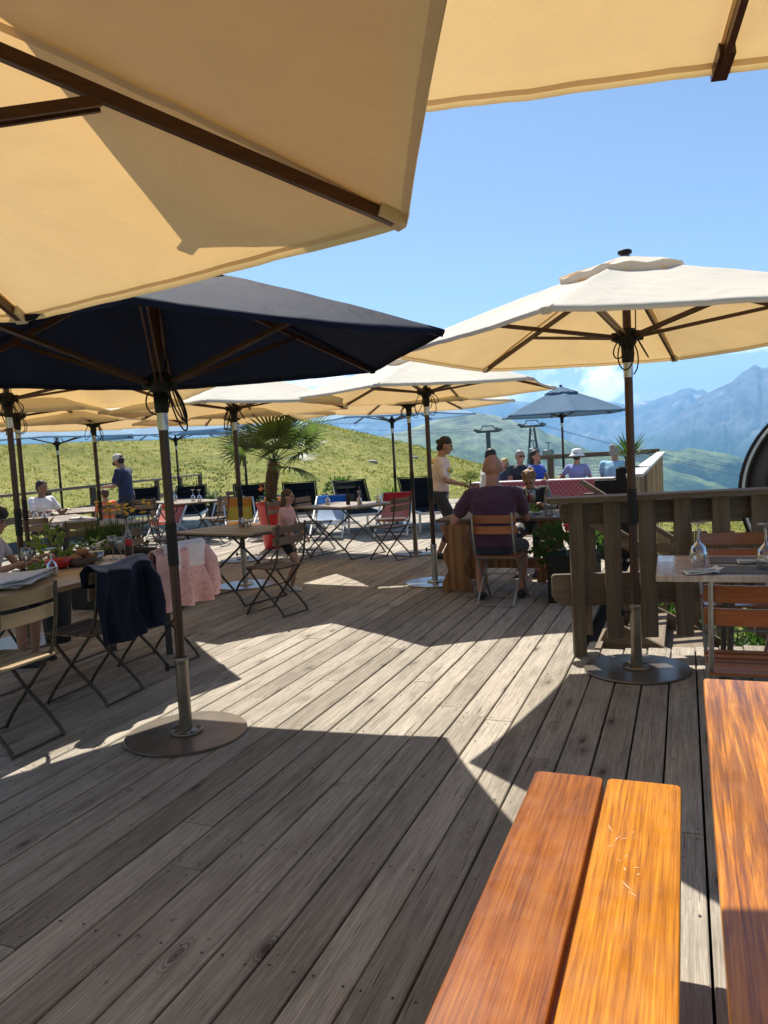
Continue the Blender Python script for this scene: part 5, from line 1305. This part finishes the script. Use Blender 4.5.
m=MB(); leaves(m,(-.55,-.9,.45),(.2,.2,.4),10,.1,r_)
t=thing('leafy_pot','bright leafy plant in a small pot right behind the girl in the dark hat','plant',(-5.05,4.95,0))
m=MB(); m.lathe([(.10,0),(.14,.45),(.13,.45),(0,.42)],n=20); m.build('pot',M['black'],t)
m=MB(); leaves(m,(0,0,.70),(.16,.16,.30),150,.08,r_,0,shell=.1); m.tube([(0,0,.4),(0,0,.8)],.01,n=5); m.build('foliage',M['leaf_light'],t)
t=thing('flower_planter','black planter of dark leaves with small white and red flowers by the fence end','planter',(-.98,7.25,0))
m=MB(); m.box((.0,-.04,.22),(.44,.44,.44)); m.build('box',M['black'],t,bevel=.01)
m=MB(); leaves(m,(-.05,-.02,.50),(.34,.26,.20),420,.085,r_,0,shell=.1); m.build('foliage',M['leaf'],t)
m=MB(); flowers(m,(-.05,-.16,.46),(.26,.15,.2),11,.013,r_); m.build('white_flowers',M['petal_white'],t)
m=MB(); flowers(m,(-.0,-.10,.66),(.10,.12,.08),9,.022,r_); m.build('red_flowers',plain('petal_red',(.7,.03,.03),.6,0,.15,20),t)
for x_,y_,h_,lb,mt_ in ((-5.9,15.3,1.05,'bright spiky tuft behind the loungers, left of the far blue parasol pole','leaf_light'),(-11.6,16.9,.8,'spiky tuft by the railing end','leaf')):
    t=thing('spiky_plant',lb,'plant',(x_,y_,0)); m=MB(); m.lathe([(.14,0),(.20,.34),(.19,.34),(0,.32)],n=20); m.build('pot',M['black'],t)
    m=MB(); tuft(m,(0,0,.33),90,.62*h_,.55,.014,r_,.5); m.build('leaves',M[mt_],t)
t=thing('round_shrub','small dark green shrub between two black loungers','shrub',(-7.1,15.2,0)); m=MB(); m.lathe([(.14,0),(.20,.34),(.19,.34),(0,.32)],n=20); m.build('pot',M['black'],t)
m=MB(); leaves(m,(0,0,.62),(.36,.36,.34),420,.09,r_,0,shell=.35); m.build('foliage',M['leaf'],t)

# ================================================================== CABLE CAR
PM=plain('pylon_steel',(.035,.045,.05),.7,.1,.1,1)
def pylon(lab,x,y,zt,zb,aframe):
    t=thing('lift_pylon',lab,'pylon',(x,y,0),0,'cable car pylons')
    m=MB()
    if aframe:
        for s_ in(-1,1):
            m.tube([(s_*.35,0,zt-.9),(s_*2.3,0,zb)],.16,n=6)
            m.tube([(s_*.35,.6,zt-.9),(s_*2.3,2.4,zb)],.14,n=6)
        for k in range(5):
            z=zt-1.5-k*1.8; w_=.35+(zt-.9-z)/(zt-.9-zb)*1.95; m.beam((-w_,0,z),(w_,0,z),.12,.12); 
            if k<4: z2=z-1.8; w2=.35+(zt-.9-z2)/(zt-.9-zb)*1.95; m.beam((-w_,0,z),(w2,0,z2),.09,.09)
    else: m.tube([(0,0,zt-.6),(0,0,zb)],[.45,.6],n=10)
    m.build('mast',PM,t)
    m=MB(); m.beam((-2.3,0,zt-.6),(2.3,0,zt-.6),.5,.45); m.beam((-1.6,0,zt-.35),(-.9,0,zt+.55),.15,.15); m.beam((1.6,0,zt-.35),(.9,0,zt+.55),.15,.15); m.beam((-1.2,0,zt+.5),(1.2,0,zt+.5),.2,.18); m.build('crossarm',PM,t)
    for s_ in(-1,1): m=MB(); m.beam((s_*2.2,-2.2,zt-.25),(s_*2.2,2.2,zt-.4),.35,.45); m.build('sheave_train',PM,t)
pylon('single-mast cable car pylon behind the waitress and the seated guests',-36.4,150,5.1,-12,False)
pylon('lattice cable car pylon with splayed legs and a gondola beside it',-27.6,150,5.6,-14,True)
for x_,z_,lb in ((-27.2,.2,'grey cable car gondola against the lattice pylon'),(-24.4,-.25,'grey cable car gondola hanging right of the lattice pylon')):
    t=thing('gondola',lb,'gondola',(x_,149,z_),0,'cable car gondolas'); m=MB(); m.box((0,0,-.1),(2.1,1.8,1.3)); m.build('cabin',plain('gondola_grey',(.09,.12,.14),.4,.2,.1,1),t,bevel=.35)
    m=MB(); m.box((0,-.91,.05),(1.5,.03,.7)); m.build('window',plain('gondola_glass',(.16,.22,.26),.1,0,.05,1),t)
    m=MB(); m.beam((0,0,.5),(0,0,1.9),.12,.12); m.beam((-.5,0,1.9),(.5,0,1.9),.15,.15); m.build('hanger',PM,t)
def cable(lab,pts):
    m=MB(); P_=[]
    for (a,b_,sag) in pts:
        for k in range(13):
            u=k/12; p=V(a)+(V(b_)-V(a))*u; p.z-=sag*4*u*(1-u); P_.append(p)
    o=m.tube(P_,.03,n=5).build('lift_cable',PM); tag(o,lab,'cable','cable car cables')
cable('upper cable car cable over the lattice pylon',[((-120,160,16),(-36.4,150.1,5.2),2.5),((-36.4,150,5.2),(-27.6,149.9,5.6),.1),((-27.6,149.9,5.6),(60,175,-13),3)])
cable('lower cable car cable carrying the two gondolas',[((-120,158,13),(-34.2,149,4.9),2.5),((-34.2,149,4.9),(-25.4,149,5.2),.2),((-25.4,149,5.2),(62,170,-17),3)])

# ================================================================== PEOPLE
S=lambda n,c,**k: cloth(n,c,**k)
hair_dark=plain('hair_dark',(.018,.012,.009),.6,0,.3,40); hair_brown=plain('hair_brown',(.07,.035,.018),.6,0,.3,40); hair_blond=plain('hair_blond',(.50,.33,.13),.6,0,.3,40); hair_grey=plain('hair_grey',(.28,.26,.24),.6,0,.3,40); hair_fair=plain('hair_fair_brown',(.20,.12,.06),.6,0,.3,40)
black_c=S('black_cloth',(.012,.012,.014)); dark_t=S('charcoal_trousers',(.035,.035,.042)); shoe_b=plain('shoe_black',(.015,.015,.015),.5); shoe_w=plain('shoe_white',(.7,.68,.66),.6)
# waitress
w1=person('standing waitress in a pale pink shirt with dark tied-back hair',(-3.02,9.62,0),R_(-78),H=1.66,skin='skin',lean=.06,hands=((-.14,.30,.98),(.10,.32,1.00)),head=(-.38,0),
   shirt=S('pale_pink_shirt',(.76,.62,.56)),sleeve=.72,trousers=dark_t,leglen=1.55,hair=hair_dark,hairstyle='bun',voxel=.009,female=True,shoes=shoe_b,shirtlen=.04,feet=((-.12,-.06,.085),(.10,.10,.085)))
g=MB(); hc=V(w1['_hc']); r_=random.Random(9)
for k in range(26):
    a=2*PI*k/26; p=V((.115*math.sin(a),.02+.11*math.cos(a)+.03,hc.z-.20-.13*(.5+.5*math.cos(a)))); g.ball(p,.030+.008*r_.random(),n=7,m=5,mi=k%4)
g.build('flower_garland',[M['petal_orange'],M['petal_lime'],plain('petal_teal',(.05,.40,.42),.6),M['petal_yellow']],w1)
t=thing('flower_bouquet','pale lime bouquet held by the waitress in front of her waist','bouquet',(-3.02+.40,9.62+.09,1.03))
m=MB(); flowers(m,(0,0,.03),(.11,.11,.10),34,.026,r_); m.build('blossoms',M['petal_lime'],t)
m=MB(); leaves(m,(0,0,-.05),(.09,.09,.05),26,.05,r_); m.tube([(0,0,0),(-.01,0,-.14)],.014,n=6); m.build('stems',M['leaf'],t)
# man in purple
person('bald man in a dark purple shirt seated with his back to us',(-1.70,7.03,0),R_(4),H=1.80,sit=.47,lean=.14,build=1.35,skin='skin_red',hands=((-.36,.26,.90),(.22,.50,.80)),head=(-.10,.0),
   shirt=S('purple_shirt',(.062,.020,.045)),sleeve=.62,trousers=S('navy_shorts',(.02,.022,.04)),leglen=1.0,voxel=.009,shoes=shoe_b,feet=((-.16,.10,.085),(.22,.22,.085)),shirtlen=.04)
# companion opposite
person('person with fair brown hair and black top facing the man in purple',(-1.66,8.82,0),R_(180),H=1.50,sit=.46,skin='skin',lean=.12,hands=((-.18,.36,.80),(.18,.36,.80)),shirt=black_c,sleeve=1.8,trousers=black_c,leglen=1.8,hair=hair_fair,hairstyle='curly',voxel=.012,head=(-.75,.1),shoes=shoe_b)
# guests behind the checked tables
def bench(lab,x0,x1,y_):
    t=thing('plank_bench',lab,'bench',((x0+x1)/2,y_,0),0,'plank benches behind the checked tables'); w_=x1-x0
    m=MB(); m.box((0,0,.43),(w_,.34,.04)); m.build('seat_board',M['larchX'],t)
    for s_ in(-1,1): m=MB(); m.box((s_*(w_/2-.15),0,.205),(.06,.28,.41)); m.build('leg',M['larch'],t)
bench('plank bench under the blond child and the couple',-3.95,-2.5,15.75); bench('plank bench under the person in the white bucket hat',-2.35,-.85,15.75)
person('small blond child seated behind the checked table, left of the man in sunglasses',(-3.50,15.75,0),R_(150),H=1.52,sit=.42,skin='skin_fair',shirt=S('navy_kid_shirt',(.03,.05,.10)),trousers=black_c,hair=hair_blond,hairstyle='curly',voxel=.014)
p_=person('grey haired man in sunglasses and a dark top behind the checked table',(-3.18,15.75,0),R_(205),H=1.86,sit=.40,skin='skin',build=1.15,shirt=S('black_teal_shirt',(.02,.03,.035)),trousers=black_c,hair=hair_grey,voxel=.014,head=(0,.3))
m=MB(); hc=V(p_['_hc']); HMx=Matrix.Rotation(.3,3,'Z')
for q in(-1,1): m.ball(hc+HMx@V((q*.033,.09,.006)),(.028,.012,.020),n=10,m=6)
m.tube([hc+HMx@V((-.075,.02,.008)),hc+HMx@V((-.06,.085,.01)),hc+HMx@V((.06,.085,.01)),hc+HMx@V((.075,.02,.008))],.004,n=4); m.build('sunglasses',M['black'],p_)
person('dark haired woman in a bright blue top behind the checked table',(-2.86,15.75,0),R_(235),H=1.84,sit=.40,skin='skin',female=True,shirt=S('bright_blue_top',(.03,.09,.50)),sleeve=.4,trousers=black_c,hair=hair_dark,hairstyle='long',voxel=.014)
person('person in a white bucket hat and pale blue shirt seen from behind',(-2.02,15.75,0),R_(-10),H=1.82,sit=.38,skin='skin',female=True,shirt=S('lilac_blue_shirt',(.25,.33,.60)),sleeve=.5,trousers=black_c,hair=hair_dark,hat=('bucket',S('white_hat',(.80,.80,.78),var=.04)),voxel=.014,hands=((-.42,.25,.80),(.2,.3,.62)))
person('grey haired man in a light turquoise shirt seen from behind, by the black planters',(-1.32,15.75,0),R_(-15),H=1.92,sit=.38,skin='skin',build=1.2,shirt=S('turquoise_shirt',(.30,.58,.72)),sleeve=.6,trousers=black_c,hair=hair_grey,hairstyle='curly',voxel=.014,lean=.15)
t=thing('plank_bench','plank bench under the dark haired man in white','bench',(-3.22,12.95,0),0); m=MB(); m.box((0,0,.49),(.9,.36,.04)); m.build('seat_board',M['larchX'],t)
for s_ in(-1,1): m=MB(); m.box((s_*.35,0,.235),(.06,.3,.47)); m.build('leg',M['larch'],t)
person('dark haired man in a white shirt sitting behind the bald man in purple',(-3.22,12.95,0),R_(-60),H=1.80,sit=.51,skin='skin_dark',shirt=S('white_shirt',(.62,.58,.52)),sleeve=.6,trousers=black_c,hair=hair_dark,voxel=.013,lean=.1,head=(-.2,0))
# little girl by the middle table
person('little girl in pink top and black shorts standing by the middle table',(-4.13,7.38,0),R_(-85),H=1.13,skin='skin',female=True,lean=.10,hands=((-.10,.20,.60),(.12,.16,.50)),head=(-.12,0),shirt=S('pink_girl_top',(.72,.38,.38)),sleeve=.4,trousers=black_c,leglen=.55,hair=hair_brown,hairstyle='long',voxel=.008,shoes=shoe_w,shirtlen=.03,feet=((-.07,-.05,.065),(.07,.08,.065)))
# girl in the dark hat
person('girl in a dark hat and white top behind the long left table',(-5.05,4.2,0),R_(-70),H=1.52,sit=.46,skin='skin',female=True,lean=.22,hands=((-.18,.42,.80),(.15,.45,.80)),head=(-.30,0),shirt=S('white_girl_top',(.48,.46,.48)),sleeve=.4,trousers=black_c,hair=hair_dark,hairstyle='long',hat=('beret',black_c),voxel=.009,shoes=shoe_b)
# waiter
wt=person('bearded waiter in a navy shirt and pale cap standing by the railing',(-9.75,11.5,0),R_(100),H=1.74,skin='skin',lean=.05,hands=((-.12,.34,1.12),(.12,.34,1.12)),head=(-.45,0),shirt=S('waiter_navy',(.015,.025,.075)),sleeve=.7,trousers=S('waiter_trousers',(.02,.025,.05)),leglen=1.9,hair=hair_dark,hat=('cap_back',S('pale_cap',(.62,.58,.50))),voxel=.012,shoes=shoe_b,shirtlen=.05)
m=MB(); hc=V(wt['_hc']); HMx=Matrix.Rotation(.45,3,'X'); m.ball(hc+HMx@V((0,.045,-.07)),(.055,.055,.045),n=12,m=8); m.build('beard',hair_dark,wt,remesh=.012)
person('dark haired man in a white shirt seated at the left, in profile',(-9.9,9.55,0),R_(-95),H=1.68,sit=.46,skin='skin_dark',shirt=S('white_shirt_left',(.72,.73,.80)),sleeve=.6,trousers=black_c,leglen=1.9,hair=hair_dark,voxel=.013,lean=.12,hands=((-.18,.42,.82),(.18,.42,.82)),head=(-.05,0),shoes=shoe_b)
person('small child in an orange top seated left of the waiter in navy',(-9.2,10.35,0),R_(70),H=1.25,sit=.46,skin='skin',shirt=S('orange_kid_top',(.80,.16,.06)),sleeve=.5,trousers=black_c,hair=hair_brown,voxel=.013,lean=.1)
